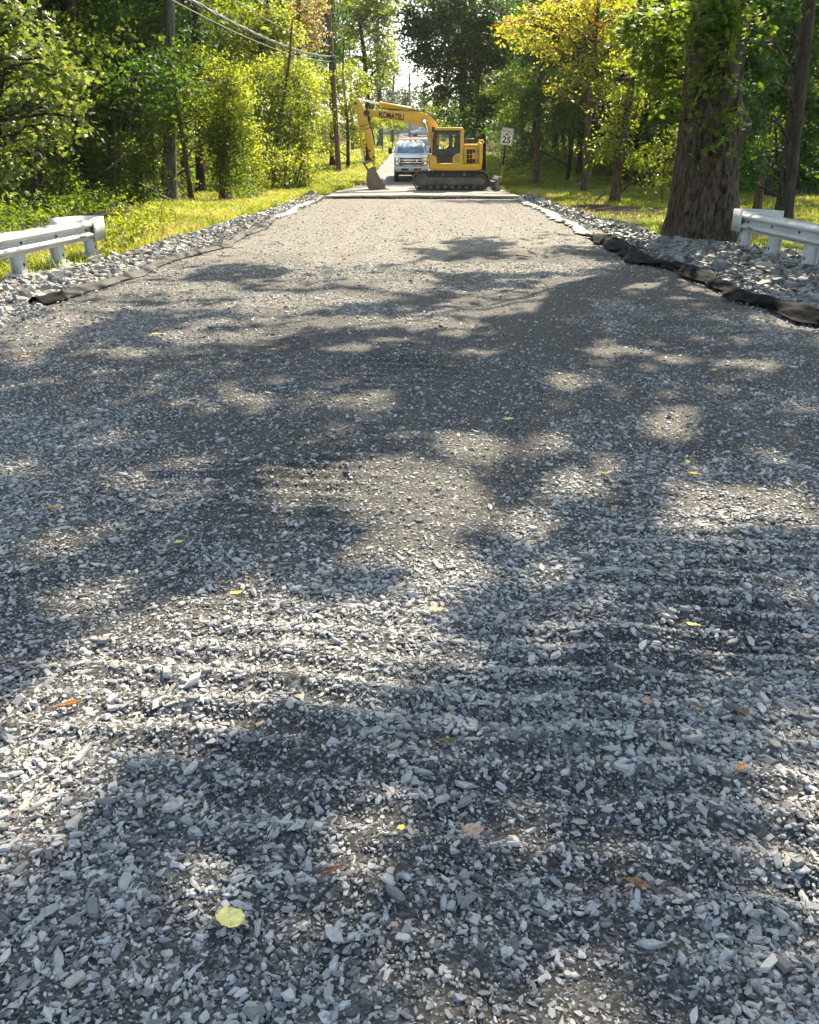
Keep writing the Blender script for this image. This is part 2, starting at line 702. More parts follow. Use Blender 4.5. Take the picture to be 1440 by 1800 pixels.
def sample_road(n, y0, y1, dens, margin=1.0):
    """points on the road with density falling as dens(x,y) in [0,1]"""
    y = rng.random(n) * (y1 - y0) + y0
    half = .5 * (y * cp + CAM_H * sp) + margin
    c, w = road_c(y)
    mx = half.max()
    x = (rng.random(n) * 2 - 1) * mx
    keep = (np.abs(x) < half) & (np.abs(x - c) < w + .1)
    keep &= rng.random(n) < dens(x, y)
    return x[keep], y[keep]


def falloff(y, y0):
    return np.clip((y0 / np.maximum(y, .1)) ** 1.25, 0, 1)


chunks = []
def add_stones(n, y0, y1, dens, smin, smed, smax, sig, lib, fc, tilt=.28, sink=.25, tone=1.0):
    x, y = sample_road(n, y0, y1, dens)
    k = len(x)
    size = np.clip(np.exp(rng.normal(size=k) * sig) * smed, smin, smax) * .5
    flat = rng.uniform(.16, .5, k)
    el = rng.uniform(1.0, 2.0, k)
    z = gh(x, y) + size * flat * (1 - sink * 2 * rng.random(k))
    v_, f_, a_ = stones_np(lib, fc, np.stack([x, y, z], -1), size, flat, el, rng, tilt)
    chunks.append((v_, f_, a_ ** (1 / tone)))
    return k

st = lambda x, y: 1 - .8 * fines(x, y)
nb = add_stones(140000, .55, 4.5, lambda x, y: st(x, y) * .5 * falloff(y, 2.2), .014, .0185, .042, .36, LIB2, ICO[2][1])
nb2 = add_stones(3000, .55, 4.5, lambda x, y: (st(x, y) ** 2) * .4,   .032, .037, .055, .22, LIB2, ICO[2][1])
nm = add_stones(375000, .55, 7.0, lambda x, y: (1 - .68 * fines(x, y)) * .98 * falloff(y, 2.2), .008, .0135, .022, .32, LIB1, ICO[1][1], .42, tone=.7)
ns = add_stones(205000, .55, 3.4, lambda x, y: (.9 - .25 * fines(x, y)) * falloff(y, 1.6), .004, .0072, .011, .3, LIB1, ICO[1][1], .55, tone=.38)
nf = add_stones(300000, 4.5, 14.0, lambda x, y: st(x, y) * .62 * falloff(y, 5.0), .013, .0205, .05, .34, LIB1, ICO[1][1], tone=.8)
nf2 = add_stones(60000, 12.0, 30.0, lambda x, y: st(x, y) * .4 * falloff(y, 13.0), .02, .028, .055, .3, LIB1, ICO[1][1], tone=.8)
print('stones', nb, nb2, nm, ns, nf, nf2)
for side in (-1, 1):
    k = 5200
    y = 6 + rng.random(k) ** 1.3 * 29
    c, w = road_c(y)
    x = c + side * (w + rng.normal(size=k) * .13 + (rng.random(k) < .35) * .12)
    keep = rng.random(k) < sstep(.38, .6, fbm(y * 1.1 + side * 9, x * 2, 3)) * .9 + .15
    x, y = x[keep], y[keep]
    k = len(x)
    size = np.clip(np.exp(rng.normal(size=k) * .4) * .036, .018, .09) * .5
    z = gh(x, y) + size * .4 + rng.random(k) * .035
    chunks.append(stones_np(LIB1, ICO[1][1], np.stack([x, y, z], -1), size, rng.uniform(.25, .6, k), rng.uniform(1, 1.6, k), rng, .4))
off = 0
Vs, Fs, As = [], [], []
for (v_, f_, a_) in chunks:
    Vs.append(v_)
    Fs.append(f_ + off)
    As.append(a_)
    off += len(v_)
me = np_mesh('gravel', np.concatenate(Vs), np.concatenate(Fs), False, {'rnd': np.concatenate(As)})


def stone_mat(name, stops, bumpd):
    m, nt, b = M(name)
    v = coords(nt)
    at = nd(nt, 'ShaderNodeAttribute', attribute_name='rnd')
    c1 = ramp(nt, at.outputs['Fac'], stops)
    mot = ramp(nt, noise(nt, v, 130 if bumpd < .004 else 25, 5, .7), [(.25, (.72, .72, .72)), (.75, (1.16, 1.15, 1.12))])
    nt.links.new(mixc(nt, 1.0, c1, mot, 'MULTIPLY'), b.inputs['Base Color'])
    b.inputs['Roughness'].default_value = .62
    b.inputs['Specular IOR Level'].default_value = .42
    bump(nt, b, noise(nt, v, 260 if bumpd < .004 else 40, 5, .7), .7, bumpd)
    return m


gravel_mat = stone_mat('grey slate chips', [(0, (.07, .071, .074)), (.15, (.155, .156, .16)), (.4, (.27, .272, .274)), (.72, (.36, .36, .358)),
                                            (.9, (.46, .452, .438)), (.95, (.31, .27, .225)), (1, (.42, .39, .345))], .0015)
tag(link('gravel', me, gravel_mat), 'loose grey angular stone chips strewn over the road bed', 'gravel', kind='stuff')

# ------------------------------------------------------------------ stone riprap along both edges
def riprap(side):
    n = 26000
    y = 6 + rng.random(n) ** 1.25 * 30
    c, w = road_c(y)
    t = rng.random(n)
    if side < 0:
        inner = c - w - .02
        outer = np.interp(y, [6, 10, 12, 15, 22, 35], [-6.5, -5.8, -5.2, -4.85, -4.55, -4.25])
    else:
        inner = c + w + .05
        outer = np.interp(y, [6, 13, 15.8, 17.4, 25, 35], [8.0, 7.6, 6.2, 5.35, 5.0, 5.1])
    outer = outer + (fbm(y * .9, y * 0 + side * 7, 3) - .5) * .7
    x = inner + t * (outer - inner)
    keep = rng.random(n) < np.abs(outer - inner) / 2.2 + .15
    x, y, t = x[keep], y[keep], t[keep]
    k = len(x)
    size = np.clip(np.exp(rng.normal(size=k) * .34) * (.072 if side < 0 else .092), .035, .19) * .5
    z = np.maximum(gz(x, y), prof(y) - .05) + .02 + size * .3 + .10 * np.sin(PI * np.clip(t, 0, 1)) * rng.random(k)
    return stones_np(LIB2, ICO[2][1], np.stack([x, y, z], -1), size, rng.uniform(.3, .7, k), rng.uniform(1, 1.6, k), rng, .33)


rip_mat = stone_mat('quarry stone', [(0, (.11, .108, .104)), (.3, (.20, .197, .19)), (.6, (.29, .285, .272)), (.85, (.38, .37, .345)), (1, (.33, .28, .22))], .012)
rip_mat_shade = stone_mat('quarry stone darkened for shade', [(0, (.06, .06, .062)), (.3, (.115, .116, .118)), (.6, (.175, .176, .176)), (.9, (.25, .248, .242)), (1, (.23, .195, .155))], .012)  # shaded copy of the quarry stone, shade put into its greys
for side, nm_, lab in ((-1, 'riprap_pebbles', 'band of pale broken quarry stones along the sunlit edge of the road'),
                       (1, 'riprap_pebbles', 'band of broken quarry stones coloured darker for shade along the shaded edge of the road')):
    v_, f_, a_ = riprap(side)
    tag(link(nm_, np_mesh(nm_, v_, f_, False, {'rnd': a_}), rip_mat if side < 0 else rip_mat_shade), lab, 'riprap', kind='stuff')

# a few loose paler boulders among the riprap
for k, (px, py, s, lab) in enumerate([(1338, 478, .30, 'flat tan slab of rock in front of the shaded guardrail post'),
                                      (160, 463, .22, 'brownish rock at the foot of the sunlit guardrail end post'),
                                      (97, 490, .2, 'pale blunt rock beside the sunlit guardrail post')]):
    p = G(px, py, .05)
    v_, f_, a_ = stones_np(LIB2, ICO[2][1], p[None] + np.array([[0, 0, s * .18]]), np.array([s * .5]), np.array([.5]), np.array([1.3]), rng, .2)
    rk = link('rock', np_mesh('rock', v_, f_, False, {'rnd': np.full(len(v_), [.99, .95, .8][k])}), rip_mat)
    tag(rk, lab, 'rock', 'loose rocks among the riprap')

# ------------------------------------------------------------------ old pavement beyond the gravel
yy = graded([(36.0, 60, .5), (60, 130, 1.5), (130, 236, 4)])
nu = 41
u = np.linspace(-1, 1, nu)
Yp = np.repeat(yy[:, None], nu, 1)
c, w = road_c(Yp)
wob = (fbm(Yp * .7, u[None, :] * 3 + 5, 3) - .5) * .35
Xp = c + u[None, :] * (w + wob * (np.abs(u)[None, :] > .98))
Yp2 = Yp.copy()
Yp2[0] += (fbm(Xp[0] * 1.3, Xp[0] * 0 + 2, 4) - .5) * .7
Zp = prof(Yp) + .045 + .03 * (1 - u[None, :] ** 2)
top = np.stack([Xp, Yp2, Zp], -1).reshape(-1, 3)
ii = np.arange(len(yy) - 1)[:, None] * nu + np.arange(nu - 1)[None, :]
Q = np.stack([ii, ii + 1, ii + nu + 1, ii + nu], -1).reshape(-1, 4)
n0 = len(top)
lip = top[:nu] + np.array([0, -.03, 0]) - np.array([0, 0, .16])
lip += np.stack([np.zeros(nu), (rng.random(nu) - .5) * .06, np.zeros(nu)], -1)
i = np.arange(nu - 1)
QL = np.stack([n0 + i, n0 + i + 1, i + 1, i], -1)
side = []
V = [top, lip]
n1 = n0 + nu
for col_ in (0, nu - 1):
    idx = np.arange(len(yy)) * nu + col_
    lo = top[idx] - np.array([0, 0, .25]) + np.array([(-.06 if col_ == 0 else .06), 0, 0])
    V.append(lo)
    j = np.arange(len(yy) - 1)
    q = np.stack([idx[j], idx[j + 1], n1 + j + 1, n1 + j], -1)
    side.append(q if col_ else q[:, ::-1])
    n1 += len(yy)
me = np_mesh('pavement', np.concatenate(V), [Q, QL] + side, False)
m, nt, b = M('old asphalt')
v = coords(nt)
base = ramp(nt, noise(nt, v, 1.1, 6, .6), [(.3, (.10, .10, .102)), (.7, (.17, .168, .163))])
grit = ramp(nt, noise(nt, v, 45, 4, .7), [(.3, (.6, .6, .6)), (.7, (1.35, 1.33, 1.28))])
colr = mixc(nt, 1.0, base, grit, 'MULTIPLY')
geo = nd(nt, 'ShaderNodeNewGeometry')
sx = nd(nt, 'ShaderNodeSeparateXYZ')
nt.links.new(geo.outputs['Position'], sx.inputs[0])
# dust and gravel tracked onto the first metres
mr = nd(nt, 'ShaderNodeMapRange')
mr.inputs['From Min'].default_value = 46
mr.inputs['From Max'].default_value = 38
nt.links.new(sx.outputs[1], mr.inputs[0])
dn = nd(nt, 'ShaderNodeMath', operation='MULTIPLY')
nt.links.new(mr.outputs[0], dn.inputs[0])
nt.links.new(ramp(nt, noise(nt, v, 1.4, 5), [(.3, (.35, .35, .35)), (.6, (1, 1, 1))]), dn.inputs[1])
colr = mixc(nt, dn.outputs[0], colr, (.23, .215, .19))
nt.links.new(colr, b.inputs['Base Color'])
b.inputs['Roughness'].default_value = .85
bump(nt, b, noise(nt, v, 60, 4, .7), .6, .01)
tag(link('pavement', me, m), 'worn asphalt road that begins beyond the gravel', 'road', kind='structure')
# broken black edge of the cut asphalt
tarm = plain('fresh tar edge', (.018, .018, .018), .8, bmp=.02)
mb = MB()
xs = np.linspace(-3.1, 4.2, 46)
for k in range(45):
    yb = 35.93 + (fbm(xs[k] * 1.3, 2.0, 4) - .5) * .7
    mb.box(((xs[k] + xs[k + 1]) / 2, yb - .03, .03 + rng.random() * .02), (.19, .16 + rng.random() * .1, .07 + rng.random() * .03), .012, Matrix.Rotation(rng.normal() * .2, 3, 'Z'))
tag(mb.build('asphalt_cut_edge', tarm), 'ragged black cut edge of the asphalt across the road', 'road edge', kind='structure')


# ------------------------------------------------------------------ strips of filter cloth along the gravel edges
def cloth(name, label, mat, path, width, height, side, seed):
    P = np.array(path, float)
    seg = np.concatenate([[0], np.cumsum(np.linalg.norm(np.diff(P, axis=0), axis=1))])
    n = int(seg[-1] / .045) + 2
    s = np.linspace(0, seg[-1], n)
    x = np.interp(s, seg, P[:, 0])
    y = np.interp(s, seg, P[:, 1])
    T = np.stack([np.gradient(x), np.gradient(y)], -1)
    T /= np.linalg.norm(T, axis=1, keepdims=True)
    N = np.stack([T[:, 1], -T[:, 0]], -1) * side          # towards the verge
    k = 17
    t = np.linspace(0, 1, k)
    S, Tt = np.meshgrid(s, t, indexing='ij')
    wv = (fbm(S * .9 + seed, Tt * 0 + seed, 3) - .5)
    wid = width * (1 + 1.1 * wv)
    crumple = (fbm(S * 3.6 + seed * 3, Tt * 3.5, 4) - .5) * 1.7
    fold = np.abs(fbm(S * 2.6 + Tt * 2.3 + seed, Tt * 2.4, 3) - .5) * 3.2
    h = height * (np.sin(PI * np.clip(Tt * 1.1, 0, 1)) ** .7 * (.45 + .9 * vnoise(S * .8 + seed, S * 0 + 4)) + fold * .8 * Tt * (1 - Tt) * 3 + crumple * .5)
    latt = (Tt - .25) * wid * (.8 + .4 * vnoise(S * 1.7 + seed * 5, S * 0 + 9)) + (vnoise(S * 6 + seed, Tt * 2) - .5) * .05 * (1 + 2 * (Tt > .9)) + (fbm(S * .7 + 50 + seed, Tt * .6, 3) - .5) * width * .6 + .06 * np.sin(S * 1.3 + seed)
    Vx = x[:, None] + N[:, 0:1] * latt
    Vy = y[:, None] + N[:, 1:2] * latt
    base = np.maximum(gh(Vx, Vy), gz(Vx, Vy))
    Vz = base + .012 + np.maximum(h, 0) + .03 * Tt
    V = np.stack([Vx, Vy, Vz], -1).reshape(-1, 3)
    ii = np.arange(n - 1)[:, None] * k + np.arange(k - 1)[None, :]
    Q = np.stack([ii, ii + 1, ii + k + 1, ii + k], -1).reshape(-1, 4)
    if side < 0:
        Q = Q[:, ::-1]
    o = link(name, np_mesh(name, V, Q, True), mat)
    md = o.modifiers.new('thickness', 'SOLIDIFY')
    md.thickness = .006
    tag(o, label, 'filter cloth')
    return o


def cloth_mat(name, col, rough, dust=.4, spec=.25):
    m, nt, b = M(name)
    v = coords(nt)
    dustf = ramp(nt, noise(nt, v, 3.5, 6, .65), [(.5, (0, 0, 0)), (.8, (dust,) * 3)])
    c1 = mixc(nt, dustf, col, (.22, .21, .19))
    nt.links.new(c1, b.inputs['Base Color'])
    b.inputs['Roughness'].default_value = rough
    b.inputs['Specular IOR Level'].default_value = spec
    bump(nt, b, noise(nt, v, 14, 5, .6), .5, .02)
    return m


black_cloth = cloth_mat('black woven geotextile', (.0055, .0062, .0075), .85, .05, .08)
pale_cloth = cloth_mat('pale dusty geotextile', (.30, .298, .29), .75)
sun_grey_cloth = cloth_mat('dusty black geotextile greyed for sun', (.035, .034, .033), .7, .3)  # black cloth lightened to grey, standing for sunlight on it
gp = lambda *l: [G(px, py, .02)[:2] for px, py in l]
cloth('filter_cloth', 'crumpled dusty cloth, greyed for sun, edging the sunlit side of the gravel', sun_grey_cloth,
      gp((95, 530), (150, 510), (240, 482), (300, 462), (350, 444), (400, 430), (440, 412), (490, 384)), 0.24, .035, -1, 3.0)
cloth('filter_cloth', 'thin pale cloth strip ending by the asphalt on the grass side', pale_cloth,
      gp((492, 383), (520, 370), (560, 352)), .26, .04, -1, 8.0)
cloth('filter_cloth', 'crumpled white cloth running to the far asphalt along the shaded trees', pale_cloth,
      gp((918, 351), (950, 366), (985, 385), (1020, 404), (1046, 415)), 0.30, .05, 1, 12.0)
cloth('filter_cloth', 'long black cloth edging the gravel below the shaded guardrail', black_cloth,
      gp((1048, 417), (1090, 432), (1150, 458), (1220, 484), (1290, 512), (1370, 543), (1440, 568), (1560, 625), (1700, 700)), 0.40, .085, 1, 21.0)
cloth('filter_cloth', 'scrunched black cloth end lying among pale stones', black_cloth,
      gp((60, 540), (85, 533), (110, 528)), .34, .10, -1, 30.0)
cloth('filter_cloth', 'short black cloth scrap at the corner of the asphalt', black_cloth,
      gp((535, 352), (552, 346), (566, 340)), .4, .10, -1, 41.0)
# ------------------------------------------------------------------ single fallen leaves
def leaf_mat(name, a, b_, trans=.25):
    m, nt, b = M(name)
    v = coords(nt)
    c1 = ramp(nt, noise(nt, v, 60, 5, .65), [(.3, tuple(q * .55 for q in a)), (.36, a), (.68, b_)])
    nt.links.new(c1, b.inputs['Base Color'])
    b.inputs['Roughness'].default_value = .5
    b.inputs['Specular IOR Level'].default_value = .35
    bump(nt, b, noise(nt, v, 140, 4), .5, .002)
    return m


LM = {'yellow': leaf_mat('yellow leaf', (.80, .66, .16), (.92, .82, .34)),
      'gold': leaf_mat('golden leaf', (.62, .42, .06), (.75, .58, .12)),
      'brown': leaf_mat('brown leaf', (.20, .10, .045), (.42, .23, .10)),
      'orange': leaf_mat('orange leaf', (.45, .20, .05), (.62, .33, .10)),
      'pink': leaf_mat('faded pink leaf', (.36, .25, .18), (.50, .37, .28)),
      'olive': leaf_mat('olive leaf', (.12, .12, .04), (.22, .20, .07)),
      'tan': leaf_mat('tan leaf', (.48, .34, .18), (.62, .48, .30))}


def fallen_leaf(px, py, length, width, ang, colour, curl, tip, label, zoff=.02, lobes=0):
    p = G(px, py, 0)
    p[2] = gh(p[0], p[1]) + zoff
    n, k = 15, 9
    t = np.linspace(0, 1, n)
    s = np.linspace(-1, 1, k)
    prof_w = np.sin(PI * t ** .8) ** (.6 if tip < .5 else 1.0)
    prof_w = prof_w * (1 + lobes * .45 * np.sin(t * PI * 6)) + .015
    jag = 1 + (rng.random(n) - .5) * .12
    Tt, Ss = np.meshgrid(t, s, indexing='ij')
    Xl = (Tt - .5) * length
    Wd = Ss * (width / 2) * (prof_w * jag)[:, None]
    a = curl * Ss * 1.3
    r_ = width / 2
    if curl > .05:
        Yl = np.sin(a) / max(curl * 1.3, .01) * r_ * (prof_w * jag)[:, None]
        Zl = (1 - np.cos(a)) / max(curl * 1.3, .01) * r_ * (prof_w * jag)[:, None]
    else:
        Yl, Zl = Wd, np.abs(Ss) * .1 * width * prof_w[:, None]
    Zl = Zl + (Tt - .5) ** 2 * length * (.22 if curl > .2 else .10) + .002 * rng.normal(size=Tt.shape)
    st_ = np.linspace(0, 1, 5)[:, None]
    ca, sa = math.cos(ang), math.sin(ang)
    V = np.stack([Xl, Yl, Zl], -1).reshape(-1, 3)
    ii = np.arange(n - 1)[:, None] * k + np.arange(k - 1)[None, :]
    Q = np.stack([ii, ii + k, ii + k + 1, ii + 1], -1).reshape(-1, 4)
    Rm = np.array([[ca, -sa, 0], [sa, ca, 0], [0, 0, 1]])
    me = np_mesh('fallen_leaf', V @ Rm.T, Q, True)
    o = link('fallen_leaf', me, LM[colour])
    o.location = p
    md = o.modifiers.new('thickness', 'SOLIDIFY')
    md.thickness = .0012
    # the stalk
    pts = [(-length * (.5 + .12 * q), .01 * math.sin(q * 2) * length * 2, Zl[0].mean() - .004 * q) for q in (0, .5, 1, 1.7)]
    stk = MB().tube([tuple(Rm @ np.array(q)) for q in pts], length * .012 + .0006, 6).build('stalk', LM['tan' if colour in ('yellow', 'gold') else 'brown'])
    stk.parent = o
    tag(o, label, 'leaf', 'fallen leaves on the gravel')


sc_at = lambda px, py: 1 / ppm(G(px, py)[1], 0)
for a in [(404, 1614, .072, .052, 2.75, 'yellow', .12, 0, 'big pale yellow oval leaf lying flat, largest on the gravel'),
          (583, 1543, .064, .022, .42, 'brown', 1.5, 1, 'rolled brown leaf just beyond the big yellow oval leaf'),
          (832, 1466, .055, .042, .25, 'pink', .3, 0, 'faded pink oval leaf with a dark stalk on near grey chips'),
          (1125, 1545, .062, .026, -.45, 'brown', 1.2, 1, 'curled brown leaf shaped like a boat, near the sunny corner'),
          (122, 1248, .080, .026, .45, 'orange', 1.3, 1, 'rolled orange brown leaf on the sunlit near patch'),
          (1136, 1241, .034, .030, .7, 'pink', .4, 0, 'small dull pink leaf beyond the boat shaped brown leaf'),
          (1225, 1247, .044, .016, -1.0, 'olive', .4, 1, 'narrow olive green leaf between a pink leaf and a brown one'),
          (1306, 1258, .052, .018, -.6, 'brown', .9, 1, 'narrow brown leaf beside the narrow olive green leaf'),
          (1301, 1360, .040, .022, .8, 'orange', .8, 1, 'orange upturned leaf at the edge of the sunny strip'),
          (1217, 1108, .054, .019, -.35, 'yellow', .35, 1, 'slim bright yellow leaf among big slate chips'),
          (768, 1087, .060, .034, -.1, 'tan', .3, 1, 'tan lobed oak leaf on the dark gravel ridge'),
          (1208, 819, .050, .026, 1.5, 'gold', .4, 1, 'small golden leaf standing up behind a flat golden one'),
          (1219, 841, .062, .026, -.3, 'gold', .3, 1, 'flat golden leaf in front of the upright golden one'),
          (894, 740, .070, .034, .15, 'yellow', .35, 1, 'yellow leaf alone in the darkest shade of the gravel'),
          (416, 1049, .054, .024, .3, 'gold', .5, 1, 'golden leaf on the sunlit strip beside a dark furrow'),
          (315, 963, .032, .024, .5, 'yellow', .4, 0, 'little yellow leaf in the blue shade near a sunny strip'),
          (97, 909, .066, .024, .2, 'orange', .7, 1, 'orange brown leaf on pale shaded chips beyond an olive leaf'),
          (877, 931, .030, .022, .4, 'pink', .4, 0, 'small reddish leaf next to a round sun patch'),
          (1079, 903, .036, .022, .3, 'tan', .4, 0, 'small tan leaf between two sun patches'),
          (706, 1473, .021, .015, .3, 'yellow', .3, 0, 'tiny pale yellow leaf near the faded pink oval leaf'),
          (785, 1299, .058, .013, .1, 'olive', .9, 1, 'thin curved olive leaf on the pile of big chips'),
          (760, 407, .14, .09, .2, 'orange', .5, 0, 'orange leaf far off on the sunlit gravel before the excavator'),
          (275, 592, .085, .05, .2, 'yellow', .4, 0, 'yellow green leaf beside a far streak of sunlight'),
          (1065, 837, .055, .022, .1, 'gold', .4, 1, 'golden leaf lying level behind the small tan leaf'),
          (55, 943, .046, .024, .3, 'olive', .5, 0, 'olive leaf on pale shaded chips before the orange brown leaf'),
          (1255, 651, .060, .034, .3, 'gold', .4, 0, 'golden leaf far off in the shade toward the black cloth'),
          (45, 632, .075, .040, .2, 'orange', .5, 0, 'orange leaf far off at the bright outer edge of the gravel')]:
    a = list(a)
    fallen_leaf(*a[:8], a[8], lobes=1 if 'oak' in a[8] else 0, zoff=.034 if a[6] < .35 else .026)
fallen_leaf(1243, 478, .17, .14, .3, 'orange', .5, 0, 'brown orange maple leaf resting on the shaded riprap stones', zoff=.14, lobes=.8)
# ------------------------------------------------------------------ paint and metal
yellow = plain('construction yellow paint', (.84, .465, .014), .38, var=.05, scale=3, dirt=(.42, .24, .05), dirt_amt=.25, coat=.2, bmp=.001)
black_paint = plain('black painted frame', (.022, .023, .025), .4, var=.2, scale=5, dirt=(.10, .09, .075), dirt_amt=.3)
track_steel = plain('dusty track steel', (.055, .047, .04), .62, metal=.35, var=.35, scale=6, dirt=(.15, .115, .08), dirt_amt=.7, bmp=.01)
frame_steel = plain('mud dusted frame', (.13, .10, .075), .7, metal=.2, var=.3, scale=5, dirt=(.24, .19, .14), dirt_amt=.8, bmp=.01)
worn_steel = plain('worn brown bucket steel', (.20, .155, .115), .6, metal=.3, var=.2, scale=4, dirt=(.30, .25, .19), dirt_amt=.7, bmp=.008)
grey_steel = plain('dusty grey blade steel', (.16, .155, .15), .6, metal=.3, var=.2, scale=5, dirt=(.30, .27, .23), dirt_amt=.6)
chrome = plain('chrome', (.75, .75, .76), .12, metal=1, var=.05)
rubber = plain('rubber', (.018, .018, .019), .75, var=.3, scale=9, dirt=(.12, .105, .085), dirt_amt=.5)
cab_glass = glass('cab glass', (.05, .07, .06), .02, alpha=.13)
dark_in = plain('dark seat', (.02, .02, .022), .7)
white_paint = plain('white vehicle paint', (.86, .86, .85), .3, var=.02, scale=2, dirt=(.6, .57, .5), dirt_amt=.2, coat=.5)
wind_glass = glass('sky tinted windscreen glass', (.20, .33, .40), .08)  # pale blue base colour stands in for reflected sky
red_lens = plain('red lens', (.5, .02, .02), .2)
amber = plain('amber lens', (.75, .35, .05), .2)
lamp_glass = plain('headlamp glass', (.70, .66, .52), .15, var=.2, scale=12, coat=.6)
galv = plain('weathered zinc', (.58, .58, .575), .5, metal=.2, var=.1, scale=5, dirt=(.40, .385, .36), dirt_amt=.5, bmp=.002)
decal = plain('black lettering', (.012, .012, .014), .5)


def lettering(text, size, parent, mat, origin, ux, uy, name='lettering', bold=.0, ext=.002, align='CENTER', space=1.0, xs=1.0):
    """flat raised letters: origin, text direction ux and up direction uy in world space"""
    cu = bpy.data.curves.new('t', 'FONT')
    cu.body = text
    cu.size = size
    cu.align_x = align
    cu.align_y = 'CENTER'
    cu.offset = bold
    cu.extrude = ext
    cu.space_character = space
    tmp = bpy.data.objects.new('t', cu)
    COL.objects.link(tmp)
    dg = bpy.context.evaluated_depsgraph_get()
    me = bpy.data.meshes.new_from_object(tmp.evaluated_get(dg))
    bpy.data.objects.remove(tmp)
    ux = Vector(ux).normalized()
    uz = ux.cross(Vector(uy)).normalized()
    uy = uz.cross(ux)
    m = Matrix((ux * xs, uy, uz)).transposed().to_4x4()
    me.transform(Matrix.Translation(Vector(origin)) @ m)
    return link(name, me, mat, parent)


# ================================================================== EXCAVATOR
YN = 39.6                 # near face of the near track
YC = YN + 1.28            # middle of the machine
e0 = W(790, 335, YN + .3)
ex = thing('excavator', 'yellow tracked excavator parked broadside across the road with its bucket on the asphalt', 'excavator', (e0[0], YC, prof(YC) + .07))
EZ = prof(YN) + .07        # ground level under it


def P2(pts, y):
    return [(W(px, py, y)[0], W(px, py, y)[2]) for px, py in pts]


def z6(x, y):              # from the 7.2x detail
    return (700 + x / 7.2, 160 + y / 7.2)


def z1(x, y):              # from the 3.6x detail
    return (560 + x / 3.6, 130 + y / 3.6)


def z8(x, y):              # from the 8x detail
    return (600 + x / 8.0, 150 + y / 8.0)


def track(y0):
    xl, xr = W(726, 320, y0)[0], W(861.5, 320, y0)[0]
    h = .80
    r = h / 2
    zc_ = EZ + r
    belt = thing('track', None, None)
    belt.parent = ex
    belt.location = (0, 0, 0)
    # outline of the belt
    pts = []
    nA = 10
    for k in range(nA + 1):
        a = PI / 2 + PI * k / nA
        pts.append((xl + r + math.cos(a) * r, zc_ + math.sin(a) * r))
    for k in range(nA + 1):
        a = -PI / 2 + PI * k / nA
        pts.append((xr - r + math.cos(a) * r, zc_ + math.sin(a) * r * .97))
    # resample to shoes
    P = np.array(pts + [pts[0]])
    sg = np.concatenate([[0], np.cumsum(np.linalg.norm(np.diff(P, axis=0), axis=1))])
    n = 44
    s = (np.arange(n) + .5) / n * sg[-1]
    X_ = np.interp(s, sg, P[:, 0])
    Z_ = np.interp(s, sg, P[:, 1])
    X2, Z2 = np.interp((s + .02) % sg[-1], sg, P[:, 0]), np.interp((s + .02) % sg[-1], sg, P[:, 1])
    mb = MB()
    for k in range(n):
        dx, dz = X2[k] - X_[k], Z2[k] - Z_[k]
        a = math.atan2(dz, dx)
        rot = Matrix.Rotation(-a, 3, 'Y')
        nx_, nz_ = dz / math.hypot(dx, dz), -dx / math.hypot(dx, dz)
        # sag of the top run
        mb.box((X_[k] - nx_ * .012, y0 + .25, Z_[k] - nz_ * .012), (sg[-1] / n * .92, .5, .03), .004, rot)
        for q in (-.3, .05, .36):
            mb.box((X_[k] + nx_ * .012 + dx / .02 * q * .13, y0 + .25, Z_[k] + nz_ * .012 + dz / .02 * q * .13), (.016, .49, .035), 0, rot)
    return xl, xr, zc_, r, mb


